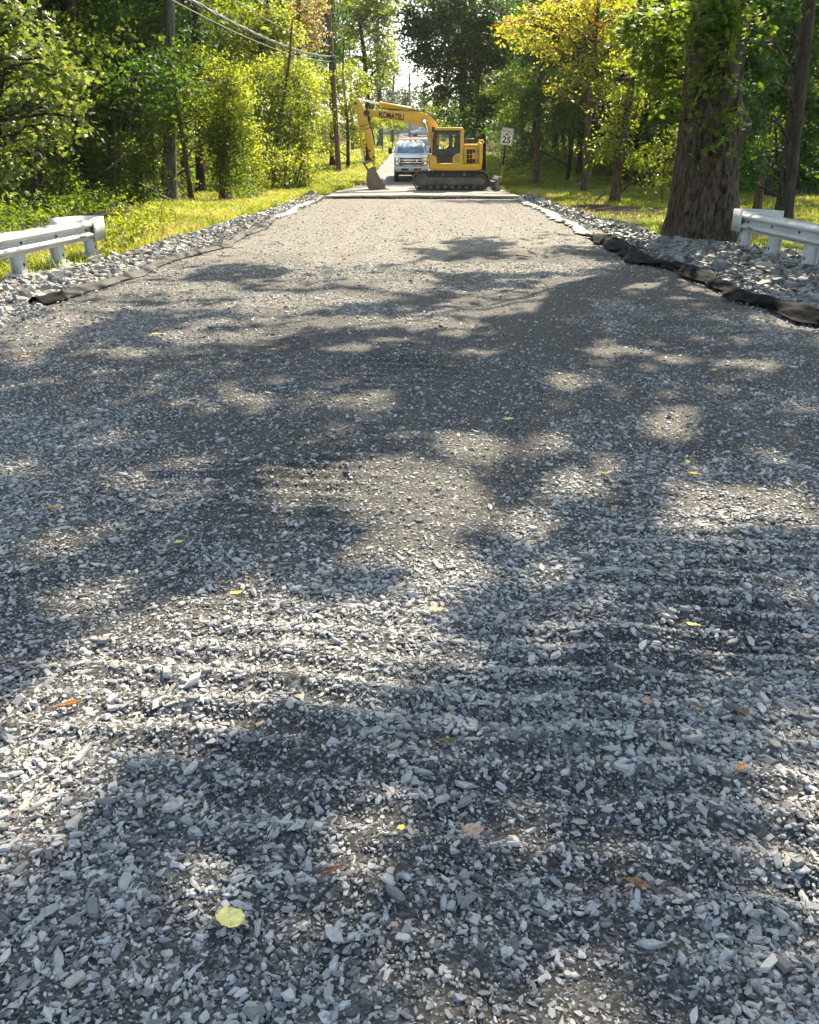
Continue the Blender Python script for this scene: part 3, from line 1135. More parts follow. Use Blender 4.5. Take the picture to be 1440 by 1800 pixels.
def make_track(y0):
    xl, xr, zc_, r, mb = track(y0)
    t = bpy.data.objects[-1] if False else None
    root = [o for o in ex.children if o.name.startswith('track') and o.type == 'EMPTY'][-1]
    belt = mb.build('track_belt', track_steel, None)
    belt.data.transform(root_matrix(ex).inverted())
    belt.parent = root
    def sub(name, m_, mat):
        o = m_.build(name, mat)
        o.data.transform(root_matrix(ex).inverted())
        o.parent = root
        return o
    # side frame
    m_ = MB()
    m_.prism([(xl + .62, zc_ - .17), (xr - .3, zc_ - .17), (xr - .22, zc_ - .02), (xr - .42, zc_ + .13), (xl + .75, zc_ + .15), (xl + .58, zc_ + .02)], y0 + .06, y0 + .44, bev=.02)
    m_.box(((xl + xr) / 2 + .4, y0 + .055, zc_ - .03), (.10, .02, .09))
    m_.box((xl + 1.1, y0 + .055, zc_ - .09), (.7, .02, .03))
    sub('track_frame', m_, frame_steel)
    sub('light_block_plate', MB().box(((xl + xr) / 2, y0 + .27, zc_), (xr - xl - .5, .04, .70)), decal)  # added dark plate, blocks daylight showing between the rollers
    m_ = MB().cyl((xl + r, y0 + .10, zc_), (xl + r, y0 + .40, zc_), r - .10, n=24, bev=.01)
    m_.cyl((xl + r, y0 + .02, zc_), (xl + r, y0 + .12, zc_), .19, n=24, bev=.015)
    for k in range(18):
        a = k / 18 * 2 * PI
        m_.box((xl + r + math.cos(a) * (r - .085), y0 + .25, zc_ + math.sin(a) * (r - .085)), (.05, .1, .05), 0, Matrix.Rotation(-a, 3, 'Y'))
    for k in range(12):
        a = k / 12 * 2 * PI
        m_.cyl((xl + r + math.cos(a) * .22, y0 + .07, zc_ + math.sin(a) * .22), (xl + r + math.cos(a) * .22, y0 + .1, zc_ + math.sin(a) * .22), .016, n=6)
    sub('sprocket', m_, frame_steel)
    m_ = MB().cyl((xr - r, y0 + .12, zc_), (xr - r, y0 + .38, zc_), r - .07, n=24, bev=.03)
    m_.cyl((xr - r, y0 + .07, zc_), (xr - r, y0 + .12, zc_), .11, n=16, bev=.01)
    sub('idler', m_, track_steel)
    for k in range(7):
        xk = xl + .80 + k * (xr - xl - 1.5) / 6
        sub('roller', MB().cyl((xk, y0 + .08, zc_ - .27), (xk, y0 + .42, zc_ - .27), .085, n=14, bev=.012), frame_steel)
    for k in (0, 1):
        xk = xl + 1.35 + k * .95
        sub('carrier_roller', MB().cyl((xk, y0 + .04, zc_ + .27), (xk, y0 + .40, zc_ + .27), .075, n=14, bev=.01), frame_steel)


make_track(YN)
make_track(YN + 2.05)
for o in list(ex.children):
    if o.type == 'EMPTY':
        o.location = (0, 0, 0)
# belly and slewing ring
mb = MB()
xa, xb_ = W(760, 320, YC)[0], W(838, 320, YC)[0]
mb.prism([(xa - .2, EZ + .36), (xb_ + .1, EZ + .36), (xb_ + .2, EZ + .62), (xb_ - .3, EZ + .80), (xa + .2, EZ + .80), (xa - .3, EZ + .62)], YN + .4, YN + 2.15, bev=.03)
mb.cyl(((xa + xb_) / 2, YC, EZ + .70), ((xa + xb_) / 2, YC, EZ + .96), .62, n=40)
mb.build('undercarriage', track_steel, ex)

# upper body: outlines are read in metres from the picture plane of the cab
YB = YN + .10
body_t = lambda l, y=YB: P2([z6(*p) for p in l], y)
deck = MB()
deck.prism(body_t([(400, 792), (430, 792), (430, 920), (1063, 920), (1058, 985), (1010, 1003), (620, 1012), (412, 1000), (398, 985)]), YB + .02, YN + 2.42, bev=.035)
deck.build('deck', yellow, ex)
rear = MB()
rear.prism(body_t([(833, 668), (1066, 668), (1070, 700), (1066, 920), (833, 922)]), YB + .04, YN + 2.40, bev=.05)
rear_o = rear.build('engine_cover', yellow, ex)
cw = MB()
cw.prism(body_t([(1024, 640), (1066, 655), (1074, 690), (1070, 900), (1056, 975), (1026, 985)]), YB - .01, YN + 2.45, bev=.06)
cw.build('counterweight', yellow, ex)
# panel seams and hinges
sm = MB()
def seam(a, b_, wdt=.014, y=YB):
    p, q = W(*z6(*a), y), W(*z6(*b_), y)
    L = math.hypot(q[0] - p[0], q[2] - p[2])
    sm.box(((p[0] + q[0]) / 2, YB + .035, (p[2] + q[2]) / 2), (L, .02, wdt), 0, Matrix.Rotation(-math.atan2(q[2] - p[2], q[0] - p[0]), 3, 'Y'))
for a, b_ in (((836, 690), (836, 920)), ((845, 700), (985, 700)), ((985, 700), (985, 915)), ((845, 915), (985, 915)), ((1022, 680), (1022, 960)), ((1004, 700), (1004, 915))):
    seam(a, b_)
for p in ((800, 812), (800, 852), (820, 850), (1010, 760)):
    q = W(*z6(*p), YB)
    sm.box((q[0], YB + .02, q[2]), (.05, .03, .06), .006)
sm.build('panel_seam', decal, ex)
gr = MB()
for (x0, x1, y0, y1) in ((868, 900, 735, 800), (906, 938, 735, 800), (944, 974, 735, 780), (868, 900, 808, 850), (906, 938, 808, 850), (868, 900, 858, 912), (906, 938, 858, 912), (944, 974, 858, 905)):
    p, q = W(*z6(x0, y0), YB), W(*z6(x1, y1), YB)
    n = 6
    for k in range(n):
        zk = q[2] + (p[2] - q[2]) * (k + .5) / n
        gr.box(((p[0] + q[0]) / 2, YB + .03, zk), (q[0] - p[0], .03, abs(p[2] - q[2]) / n * .62), 0, Matrix.Rotation(.5, 3, 'X'))
gr.build('vent_grille', decal, ex)
p = W(*z6(1004, 880), YB)
MB().box((p[0], YB - .012, p[2]), (.045, .02, .17), .004).build('reflector', red_lens, ex)
p = W(*z6(1008, 822), YB)
MB().box((p[0], YB - .012, p[2]), (.08, .012, .085), .004).build('warning_decal', plain('blue white decal', (.30, .34, .5), .5), ex)

# cab: yellow shell, black door with three panes, open inside
YCAB = YB - .02
cabw = 1.0
shell = MB()
roofp = body_t([(490, 458), (800, 458), (824, 466), (835, 500), (784, 497), (480, 497), (478, 478)], YCAB)
shell.prism(roofp, YCAB, YCAB + cabw, bev=.03)
pil = body_t([(786, 497), (833, 497), (833, 742), (822, 742), (822, 930), (786, 930), (786, 742)], YCAB)
shell.prism(pil, YCAB, YCAB + .07, bev=.015)
MB().prism(pil, YCAB + cabw - .07, YCAB + cabw, bev=.015).build('cab_pillar', yellow, ex)
# rear wall below the rear window and the lower side panels round the door
shell.prism(body_t([(786, 745), (833, 745), (833, 930), (786, 930)], YCAB), YCAB + .07, YCAB + cabw - .07, bev=.01)
low = body_t([(690, 925), (690, 860), (700, 825), (730, 798), (786, 785), (786, 935), (430, 935), (430, 815), (462, 815), (486, 835), (500, 916)], YCAB)
shell.prism(low, YCAB, YCAB + .05, bev=.008)
MB().prism(body_t([(430, 815), (480, 815), (480, 935), (430, 935)], YCAB), YCAB + cabw - .05, YCAB + cabw, bev=.01).build('cab_panel', yellow, ex)
shell.build('cab', yellow, ex)
gp_ = MB()
for k in range(7):
    p, q = W(*z6(712, 822 + k * 13), YCAB), W(*z6(770, 822 + k * 13), YCAB)
    gp_.box(((p[0] + q[0]) / 2, YCAB - .004, p[2]), (q[0] - p[0], .012, .012))
gp_.build('side_vent', decal, ex)


def ringplate(outer, inner_list, y0, y1, mat, name, parent):
    """a plate with holes: outline and holes as (x,z) lists"""
    cu = bpy.data.curves.new('c', 'CURVE')
    cu.dimensions = '2D'
    cu.fill_mode = 'BOTH'
    for pts in [outer] + inner_list:
        sp_ = cu.splines.new('POLY')
        sp_.points.add(len(pts) - 1)
        for q, pt in zip(sp_.points, pts):
            q.co = (pt[0], pt[1], 0, 1)
        sp_.use_cyclic_u = True
    cu.extrude = (y1 - y0) / 2
    tmp = bpy.data.objects.new('c', cu)
    COL.objects.link(tmp)
    dg = bpy.context.evaluated_depsgraph_get()
    me = bpy.data.meshes.new_from_object(tmp.evaluated_get(dg))
    bpy.data.objects.remove(tmp)
    me.transform(Matrix.Translation((0, (y0 + y1) / 2, 0)) @ Matrix.Rotation(PI / 2, 4, 'X'))
    return link(name, me, mat, parent)


def rounded(pts, r_=10, n=4):
    out = []
    m_ = len(pts)
    for i in range(m_):
        a, b_, c_ = np.array(pts[i - 1], float), np.array(pts[i], float), np.array(pts[(i + 1) % m_], float)
        d1_, d2_ = a - b_, c_ - b_
        l1, l2 = np.linalg.norm(d1_), np.linalg.norm(d2_)
        rr = min(r_, l1 * .45, l2 * .45)
        p, q = b_ + d1_ / l1 * rr, b_ + d2_ / l2 * rr
        for t in np.linspace(0, 1, n):
            out.append(tuple((1 - t) ** 2 * p + 2 * t * (1 - t) * b_ + t * t * q))
    return out


door_out = [(478, 497), (786, 497), (786, 784), (728, 798), (698, 826), (690, 862), (688, 905), (500, 918), (486, 835), (462, 815), (432, 812), (436, 740)]
win1 = rounded([(512, 528), (642, 528), (645, 690), (612, 728), (545, 755), (490, 745), (472, 715)], 22)
win2 = rounded([(692, 520), (776, 520), (770, 690), (712, 716), (684, 700)], 16)
win3 = rounded([(502, 815), (640, 795), (672, 815), (664, 895), (520, 908)], 18)
fl = lambda l: body_t(l, YCAB)
door = ringplate(fl(door_out), [fl(win1), fl(win2), fl(win3)], YCAB - .025, YCAB + .02, black_paint, 'cab_door', ex)
for w_ in (win1, win2, win3):
    g_ = MB().prism(fl(w_), YCAB + .002, YCAB + .01)
    o = g_.build('window', cab_glass, None)
    o.data.transform(root_matrix(ex).inverted())
    o.parent = door
h = MB()
p = W(*z6(655, 770), YCAB)
h.box((p[0], YCAB - .045, p[2]), (.035, .03, .16), .008)
o = h.build('handle', black_paint)
o.data.transform(root_matrix(ex).inverted())
o.parent = door
# far side of the cab (seen through the panes) and windscreen posts
far_out = [(478, 497), (786, 497), (786, 915), (500, 915), (436, 740)]
win_far = rounded([(515, 535), (765, 535), (765, 730), (475, 730)], 20)
ringplate(fl(far_out), [fl(win_far)], YCAB + cabw - .03, YCAB + cabw, black_paint, 'cab_side', ex)
for ya in (YCAB + .03, YCAB + cabw - .03):
    a, b_ = W(*z6(480, 490), YCAB), W(*z6(437, 740), YCAB)
    MB().tube([(a[0], ya, a[2]), (b_[0], ya, b_[2])], .035, 8).build('windscreen_post', black_paint, ex)
a, b_ = W(*z6(484, 500), YCAB), W(*z6(440, 740), YCAB)
MB().face([(a[0], YCAB + .05, a[2]), (a[0], YCAB + cabw - .05, a[2]), (b_[0], YCAB + cabw - .05, b_[2]), (b_[0], YCAB + .05, b_[2])]).build('windscreen', cab_glass, ex)
st_ = MB()
p = W(*z6(735, 640), YCAB)
st_.box((p[0] + .03, YCAB + .5, p[2] - .02), (.14, .46, .62), .05, Matrix.Rotation(.12, 3, 'Y'))
st_.box((p[0] - .22, YCAB + .5, p[2] - .42), (.5, .48, .14), .05)
st_.box((p[0] + .05, YCAB + .5, p[2] + .36), (.10, .26, .16), .04)
st_.build('operator_seat', dark_in, ex)
for q in (.28, .72):
    lv_ = MB()
    lv_.tube([(p[0] - .5, YCAB + q, p[2] - .5), (p[0] - .55, YCAB + q, p[2] - .2)], .012, 6)
    lv_.sphere((p[0] - .55, YCAB + q, p[2] - .17), .028)
    lv_.build('control_lever', dark_in, ex)
# things on the engine cover
t_ = MB()
p, q = W(*z6(840, 600), YB + .5), W(*z6(960, 668), YB + .5)
t_.box(((p[0] + q[0]) / 2, YB + .8, (p[2] + q[2]) / 2), (q[0] - p[0], .9, p[2] - q[2]), .03)
t_.build('air_intake_box', black_paint, ex)
t_ = MB()
p, q = W(*z6(957, 552), YB + .6), W(*z6(1000, 668), YB + .6)
t_.cyl(((p[0] + q[0]) / 2, YB + .75, q[2] - .02), ((p[0] + q[0]) / 2, YB + .75, p[2]), .11, n=18, bev=.01)
t_.build('exhaust_stack', black_paint, ex)
t_ = MB()
p = W(*z6(1045, 640), YB + .2)
t_.tube([(p[0] - .12, YB + .2, p[2] - .06), (p[0] - .06, YB + .2, p[2] + .05), (p[0] + .10, YB + .2, p[2] + .05), (p[0] + .14, YB + .2, p[2] - .06)], .035, 8)
t_.build('lifting_eye', yellow, ex)
t_ = MB()
p = W(*z6(455, 500), YCAB)
t_.box((p[0] - .03, YCAB + .2, p[2] + .06), (.12, .05, .22), .02)
t_.tube([(p[0], YCAB + .2, p[2] - .1), (p[0] + .1, YCAB + .12, p[2] - .3)], .012, 6)
t_.build('mirror', black_paint, ex)
# front right tool box beside the boom foot
t_ = MB()
t_.prism(body_t([(400, 792), (436, 780), (436, 985), (402, 985)], YN + 1.2), YN + 1.62, YN + 2.40, bev=.03)
t_.build('tool_box', yellow, ex)

# ---- boom, stick, cylinders
YBM = YC + .06
bz = lambda l, y=YBM: P2([z8(*p) for p in l], y)
boom_pts = [(372, 330), (470, 350), (700, 356), (960, 372), (1120, 378), (1190, 400), (1270, 455), (1335, 520), (1372, 590), (1385, 700), (1378, 860), (1340, 980), (1290, 985), (1262, 880), (1245, 760), (1215, 660), (1175, 605), (1100, 560), (1000, 535), (900, 522), (700, 480), (480, 445), (375, 425), (352, 380)]
bo = MB().prism(bz(boom_pts), YBM - .21, YBM + .21, bev=.02)
boom = bo.build('boom', yellow, ex)
a, b_ = W(*z8(530, 418), YBM - .21), W(*z8(882, 450), YBM - .21)
ux = Vector((b_[0] - a[0], 0, b_[2] - a[2]))
lt = lettering('KOMATSU', .335, None, decal, ((a[0] + b_[0]) / 2, YBM - .213, (a[2] + b_[2]) / 2), ux, (0, 0, 1), bold=.012, ext=.003)
dims = [v_.co.x for v_ in lt.data.vertices]
wd = (max(dims) - min(dims))
cx_ = (max(dims) + min(dims)) / 2
k_ = ux.length / wd
lt.data.transform(Matrix.Translation((cx_, 0, 0)) @ Matrix.Diagonal((k_, 1, 1, 1)) @ Matrix.Translation((-cx_, 0, 0)))
lt.data.transform(root_matrix(ex).inverted())
lt.parent = boom


def sub(o, parent):
    o.data.transform(root_matrix(ex).inverted())
    o.parent = parent
    return o


for p_, r_ in (((1172, 500), .10), ((362, 388), .13), ((1330, 870), .12)):
    q = W(*z8(*p_), YBM)
    sub(MB().cyl((q[0], YBM - .27, q[2]), (q[0], YBM + .27, q[2]), r_, n=20, bev=.012).build('pivot_pin', black_paint), boom)
bk = MB()
bk.prism(bz([(940, 372), (965, 325), (1010, 318), (1060, 345), (1160, 375)]), YBM - .10, YBM - .05, bev=.006)
bk.prism(bz([(940, 372), (965, 325), (1010, 318), (1060, 345), (1160, 375)]), YBM + .05, YBM + .10, bev=.006)
sub(bk.build('cylinder_bracket', yellow), boom)
hs = MB()
for dy in (-.13, -.06, .06, .13):
    pp = [W(*z8(*p_), YBM) for p_ in ((1370, 580), (1330, 500), (1270, 432), (1180, 385), (1060, 358), (900, 350), (700, 344), (560, 330))]
    hs.tube([(q[0], YBM + dy, q[2] + .02) for q in pp], .022, 8)
sub(hs.build('hydraulic_hose', rubber), boom)
pipe = MB()
for dy in (-.15, .15):
    pp = [W(*z8(*p_), YBM) for p_ in ((940, 362), (760, 338), (600, 318), (545, 312))]
    pipe.tube([(q[0], YBM + dy, q[2] + .035) for q in pp], .018, 6)
sub(pipe.build('hydraulic_pipe', yellow), boom)


def cylinder(name, a, b_, split, rb, rr, ys, col=yellow):
    """hydraulic ram from a (barrel end) to b (rod end)"""
    m1, m2 = MB(), MB()
    for y in ys:
        A, B = Vector(W(*z8(*a), y)), Vector(W(*z8(*b_), y))
        A.y = B.y = y
        S = A.lerp(B, split)
        m1.cyl(A, S, rb, n=16, bev=.008)
        m1.cyl(S.lerp(A, .04), S.lerp(B, .03), rb * 1.18, n=16, bev=.006)
        m2.cyl(S, B, rr, n=12)
        m2.cyl(B + Vector((0, -.06, 0)), B + Vector((0, .06, 0)), rb * .9, n=14)
    o = m1.build(name, col, ex)
    r_ = m2.build('piston_rod', chrome)
    sub(r_, o)
    return o


cylinder('stick_ram', (985, 335), (250, 205), .60, .085, .045, [YBM])
for yq in (-.29, .29):
    cylinder('boom_ram', (1300, 940), (1172, 500), .55, .085, .05, [YBM + yq])
stick_pts = [(190, 215), (212, 192), (246, 190), (268, 225), (300, 290), (330, 340), (368, 420), (382, 520), (410, 590), (440, 740), (468, 900), (478, 1010), (482, 1100), (462, 1150), (444, 1110), (430, 1030), (404, 1020), (372, 880), (330, 720), (318, 630), (290, 610), (258, 600), (240, 540), (222, 430), (204, 310)]
sk = MB().prism(bz(stick_pts), YBM - .15, YBM + .15, bev=.018)
stick = sk.build('stick', yellow, ex)
bands = MB()
for pl in ([(246, 572), (300, 578), (350, 560), (372, 540)], [(262, 612), (310, 628), (370, 610), (412, 590)]):
    pp = [W(*z8(*p_), YBM) for p_ in pl]
    bands.tube([(q[0], YBM - .16, q[2]) for q in pp], .014, 6)
pp = [W(*z8(*p_), YBM) for p_ in ((330, 350), (352, 420), (372, 500), (405, 580), (425, 650), (450, 760), (462, 840))]
bands.tube([(q[0] + .03, YBM - .1, q[2]) for q in pp], .025, 8)
bands.tube([(q[0] + .04, YBM + .05, q[2]) for q in pp], .025, 8)
sub(bands.build('hydraulic_hose', rubber), stick)
for p_ in ((205, 255), (460, 1010), (398, 918)):
    q = W(*z8(*p_), YBM)
    sub(MB().cyl((q[0], YBM - .18, q[2]), (q[0], YBM + .18, q[2]), .055, n=16, bev=.008).build('pivot_pin', black_paint), stick)
cylinder('bucket_ram', (262, 600), (318, 1085), .62, .062, .04, [YBM])
lk = MB()
for dy in (-.14, .14):
    for a, b_ in (((318, 1088), (385, 1205)), ((318, 1090), (448, 1060))):
        A, B = Vector(W(*z8(*a), YBM)), Vector(W(*z8(*b_), YBM))
        A.y = B.y = YBM + dy
        mid = (A + B) / 2
        d_ = B - A
        lk.box(mid, (d_.length + .08, .035, .09), .015, Matrix.Rotation(-math.atan2(d_.z, d_.x), 3, 'Y'))
lk.build('bucket_link', worn_steel, ex)
# bucket: hollow shell with side plates, ears, cutting edge and teeth
bk_side = [(372, 1200), (400, 1180), (480, 1190), (492, 1225), (540, 1310), (590, 1370), (640, 1452), (560, 1470), (400, 1470), (366, 1405), (358, 1320)]
shell_line = [(492, 1215), (470, 1185), (400, 1178), (372, 1205), (358, 1320), (366, 1405), (402, 1468), (470, 1474), (560, 1474), (650, 1462)]
bm_ = MB()
y0, y1 = YBM - .50, YBM + .50
for ya in (y0, y1 - .035):
    bm_.prism(bz([(372, 1205), (400, 1180), (480, 1188), (540, 1300), (590, 1372), (628, 1440), (640, 1460), (560, 1470), (402, 1466), (366, 1405), (358, 1320)]), ya, ya + .035, bev=.006)
sl = bz(shell_line)
inner = bz([(484, 1228), (466, 1205), (406, 1198), (388, 1216), (376, 1320), (384, 1396), (412, 1448), (470, 1458), (560, 1460), (640, 1456)])
bm_.prism(sl + inner[::-1], y0 + .036, y1 - .036)
bucket = bm_.build('bucket', worn_steel, ex)
th_ = MB()
for k in range(5):
    yk = y0 + .07 + k * (y1 - y0 - .14) / 4
    q0, q1 = W(*z8(615, 1452), YBM), W(*z8(700, 1452), YBM)
    th_.prism([(q0[0], q0[2] - .06), (q0[0], q0[2] + .05), (q0[0] + .12, q0[2] + .04), (q1[0], q0[2] - .02), (q1[0], q0[2] - .05)], yk - .045, yk + .045, bev=.008)
sub(th_.build('bucket_teeth', worn_steel), bucket)
for ya in (y0 - .02, y1):
    cut = MB()
    for p_ in ((560, 1335), (600, 1385)):
        q = W(*z8(*p_), YBM)
        cut.box((q[0] + .02, ya + .01, q[2]), (.10, .04, .13), .01, Matrix.Rotation(.95, 3, 'Y'))
    sub(cut.build('side_cutter', worn_steel), bucket)
for dy in (-.18, .18):
    ears = MB().prism(bz([(380, 1205), (400, 1165), (440, 1140), (490, 1145), (498, 1190), (485, 1215)]), YBM + dy - .02, YBM + dy + .02, bev=.006)
    sub(ears.build('hinge_ear', worn_steel), bucket)
# blade at the rear
bl = MB()
xa = W(*z6(1255, 1200), YN + .3)[0]
bl.prism([(xa - .06, EZ - .02), (xa + .14, EZ - .03), (xa + .06, EZ + .2), (xa + .08, EZ + .42), (xa + .16, EZ + .56), (xa + .06, EZ + .58), (xa - .05, EZ + .45), (xa - .10, EZ + .2)], YN - .02, YN + 2.58, bev=.012)
for dy in (.7, 1.8):
    bl.prism([(xa - 1.4, EZ + .30), (xa - .04, EZ + .12), (xa - .02, EZ + .36), (xa - 1.4, EZ + .5)], YN + dy - .09, YN + dy + .09, bev=.02)
bl.build('dozer_blade', grey_steel, ex)

# ================================================================== WHITE PICKUP
def vehicle_shell(parent, name, mat, prof_pts, half, y_off, bev=.05, taper=None):
    mb = MB()
    mb.prism(prof_pts, -half, half, axis='x', bev=bev, taper=taper)
    return mb


PT_Y = 51.0
pk = thing('pickup_truck', 'white work pickup truck facing the camera behind the excavator boom', 'pickup truck', (W(722.8, 300, PT_Y)[0], PT_Y, prof(PT_Y) + .07), R(1))


def lpart(mb, name, mat, parent, **k):
    """part built in the thing's own coordinates"""
    o = mb.build(name, mat, None, **k)
    o.parent = parent
    return o


H = .97
body = MB()
# (y, z) with y = 0 at the bumper and growing to the rear
body.prism([(.10, .62), (.06, .95), (.10, 1.27), (.22, 1.36), (1.45, 1.47), (1.55, 1.45), (3.55, 1.45), (3.6, 1.40), (5.7, 1.40), (5.74, .70), (4.9, .62), (1.6, .55)], -H, H, axis='x', bev=.07)
lpart(body, 'body', white_paint, pk)
cabm = MB()
def cabtaper(v):
    k = max(0, (v.z - 1.45) / .78)
    return (v.x * (1 - .20 * k), v.y, v.z)
cabm.prism([(1.42, 1.44), (2.20, 2.16), (2.35, 2.20), (3.35, 2.20), (3.55, 1.44)], -H + .03, H - .03, axis='x', bev=.05, taper=cabtaper)
lpart(cabm, 'cab', white_paint, pk)
ws = MB()
ws.face([(-.80, 1.505, 1.535), (.80, 1.505, 1.535), (.69, 2.105, 2.09), (-.69, 2.105, 2.09)])
o = lpart(ws, 'windscreen', wind_glass, pk)
md = o.modifiers.new('t', 'SOLIDIFY'); md.thickness = .02; md.offset = 1
for s_ in (-1, 1):
    w2 = MB()
    w2.face([(s_ * .945, 1.75, 1.55), (s_ * .945, 3.3, 1.55), (s_ * .825, 3.2, 2.08), (s_ * .825, 2.3, 2.08)])
    o = lpart(w2, 'side_window', wind_glass, pk)
    md = o.modifiers.new('t', 'SOLIDIFY'); md.thickness = .05; md.offset = 0
hd = MB()
hd.prism([(.16, 1.30), (.30, 1.395), (1.38, 1.49), (1.38, 1.40), (.3, 1.3)], -.72, .72, axis='x', bev=.03)
lpart(hd, 'hood', white_paint, pk)
# grille: dark recess with chrome frame and two bars
g = MB().box((0, .055, 1.08), (1.32, .06, .46), .03)
gri = lpart(g, 'grille', decal, pk)
c = MB()
for z in (1.28, .885):
    c.box((0, .02, z), (1.36, .05, .045), .012)
for x in (-.66, .66):
    c.box((x, .02, 1.08), (.05, .05, .40), .012)
for z in (1.155, 1.02):
    c.box((0, .012, z), (1.26, .05, .075), .015)
for x in (-.32, .32):
    c.box((x, .004, 1.09), (.06, .04, .24), .012)
o = lpart(c, 'chrome_bar', chrome, gri)
e = MB().sphere((0, -.02, 1.09), .10, (1.35, .22, .62), 20)
lpart(e, 'emblem', plain('blue grey oval badge', (.30, .36, .46), .25), gri)
for s_ in (-1, 1):
    hl = MB().prism([(s_ * .70, .90), (s_ * .965, .90), (s_ * .965, 1.31), (s_ * .70, 1.31)], .01, .16, bev=.025)
    h_o = lpart(hl, 'headlight', lamp_glass, pk)
    lpart(MB().box((s_ * .94, .02, 1.10), (.05, .05, .36), .01), 'turn_signal', amber, h_o)
    lpart(MB().cyl((s_ * .81, -.004, 1.21), (s_ * .81, .03, 1.21), .07, n=16), 'lamp', chrome, h_o)
    lpart(MB().cyl((s_ * .81, -.004, 1.0), (s_ * .81, .03, 1.0), .07, n=16), 'lamp', chrome, h_o)
bp = MB().prism([(-.10, .56), (-.12, .80), (.08, .84), (.12, .56)], -.99, .99, axis='x', bev=.03)
bump_o = lpart(bp, 'front_bumper', plain('pale bumper', (.74, .74, .72), .3, metal=.2, var=.05), pk)
lpart(MB().box((0, -.115, .665), (1.15, .02, .12), .01), 'bumper_opening', decal, bump_o)
lpart(MB().box((0, -.135, .68), (.305, .012, .155), .005), 'license_plate', plain('white plate', (.62, .63, .62), .4), bump_o)
for s_ in (-1, 1):
    lpart(MB().box((s_ * .76, -.118, .70), (.22, .02, .13), .01), 'fog_lamp', lamp_glass, bump_o)
    lpart(MB().tube([(s_ * .28, -.13, .47), (s_ * .28, -.17, .41), (s_ * .28, -.10, .38)], .022, 8), 'tow_hook', chrome, bump_o)
ax = MB()
ax.box((0, .7, .42), (1.5, .14, .12), .03)
ax.box((0, .25, .50), (1.7, .5, .10), .02)
ax.sphere((.2, .7, .42), .17)
lpart(ax, 'front_axle', decal, pk)
for s_ in (-1, 1):
    for yk in (.92, 4.55):
        wr = MB().cyl((s_ * .70, yk, .40), (s_ * .97, yk, .40), .40, n=32, bev=.05)
        wh = lpart(wr, 'wheel', rubber, pk)
        lpart(MB().cyl((s_ * .955, yk, .40), (s_ * .975, yk, .40), .23, n=24), 'rim', chrome, wh)
    mi = MB()
    mi.box((s_ * 1.20, 1.75, 1.66), (.22, .12, .34), .04)
    mi.tube([(s_ * .93, 1.8, 1.58), (s_ * 1.12, 1.78, 1.60)], .03, 8)
    lpart(mi, 'side_mirror', black_paint, pk)
    wp = MB().tube([(s_ * .1 - .05, 1.50, 1.55), (s_ * .35 + .3, 1.56, 1.60)], .01, 6)
    lpart(wp, 'wiper', decal, pk)
rk = MB()
for s_ in (-1, 1):
    rk.tube([(s_ * .74, 3.6, 1.45), (s_ * .74, 3.6, 2.28)], .03, 8)
rk.tube([(-.80, 3.6, 2.29), (.80, 3.6, 2.29)], .035, 8)
rk.tube([(-.74, 3.6, 1.9), (.74, 3.6, 1.9)], .02, 8)
lpart(rk, 'ladder_rack', plain('brown red rack', (.30, .17, .12), .6), pk)
for x in (-.3, 0, .3):
    lpart(MB().box((x, 2.32, 2.215), (.14, .10, .05), .02), 'clearance_lamp', amber, pk)


# ================================================================== PARKED CARS FAR OFF
def car(name, label, loc, rotz, paint, van=False):
    r_ = thing(name, label, 'car', loc, rotz, 'cars parked beyond the pickup truck')
    z1_ = 1.85 if van else 1.42
    b_ = MB().prism([(0, .32), (-.02, .62), (.15, .78), (1.1, .92), (1.2, .95), (4.2, .96), (4.5, .88), (4.52, .35), (3.9, .25), (.4, .25)], -.88, .88, axis='x', bev=.08)
    lpart(b_, 'body', paint, r_)
    def tp(v):
        k = max(0, (v.z - .93) / (z1_ - .93))
        return (v.x * (1 - .2 * k), v.y, v.z)
    c_ = MB().prism([(1.05, .92), (1.75 if not van else 1.5, z1_ - .02), (2.0, z1_), (3.3 if not van else 4.3, z1_), (4.15 if not van else 4.48, .92)], -.84, .84, axis='x', bev=.06, taper=tp)
    lpart(c_, 'cabin', paint, r_)
    f = MB().face([(-.72, 1.16, 1.0), (.72, 1.16, 1.0), (.60, 1.66 if not van else 1.45, z1_ - .09), (-.60, 1.66 if not van else 1.45, z1_ - .09)])
    o = lpart(f, 'windscreen', wind_glass, r_)
    md = o.modifiers.new('t', 'SOLIDIFY'); md.thickness = .06; md.offset = 0
    for s_ in (-1, 1):
        f = MB().face([(s_ * .81, 1.45, 1.0), (s_ * .81, 3.9, 1.0), (s_ * .70, 3.3 if not van else 4.2, z1_ - .1), (s_ * .70, 1.9, z1_ - .1)])
        o = lpart(f, 'side_window', wind_glass, r_)
        md = o.modifiers.new('t', 'SOLIDIFY'); md.thickness = .07; md.offset = 0
        lpart(MB().box((s_ * .66, 0, .66), (.32, .06, .14), .02), 'headlight', lamp_glass, r_)
        for yk in (.85, 3.6):
            wh = lpart(MB().cyl((s_ * .66, yk, .31), (s_ * .87, yk, .31), .31, n=24, bev=.03), 'wheel', rubber, r_)
            lpart(MB().cyl((s_ * .86, yk, .31), (s_ * .885, yk, .31), .19, n=16), 'rim', chrome, wh)
    lpart(MB().box((0, -.01, .48), (1.2, .05, .2), .02), 'grille', decal, r_)
    return r_


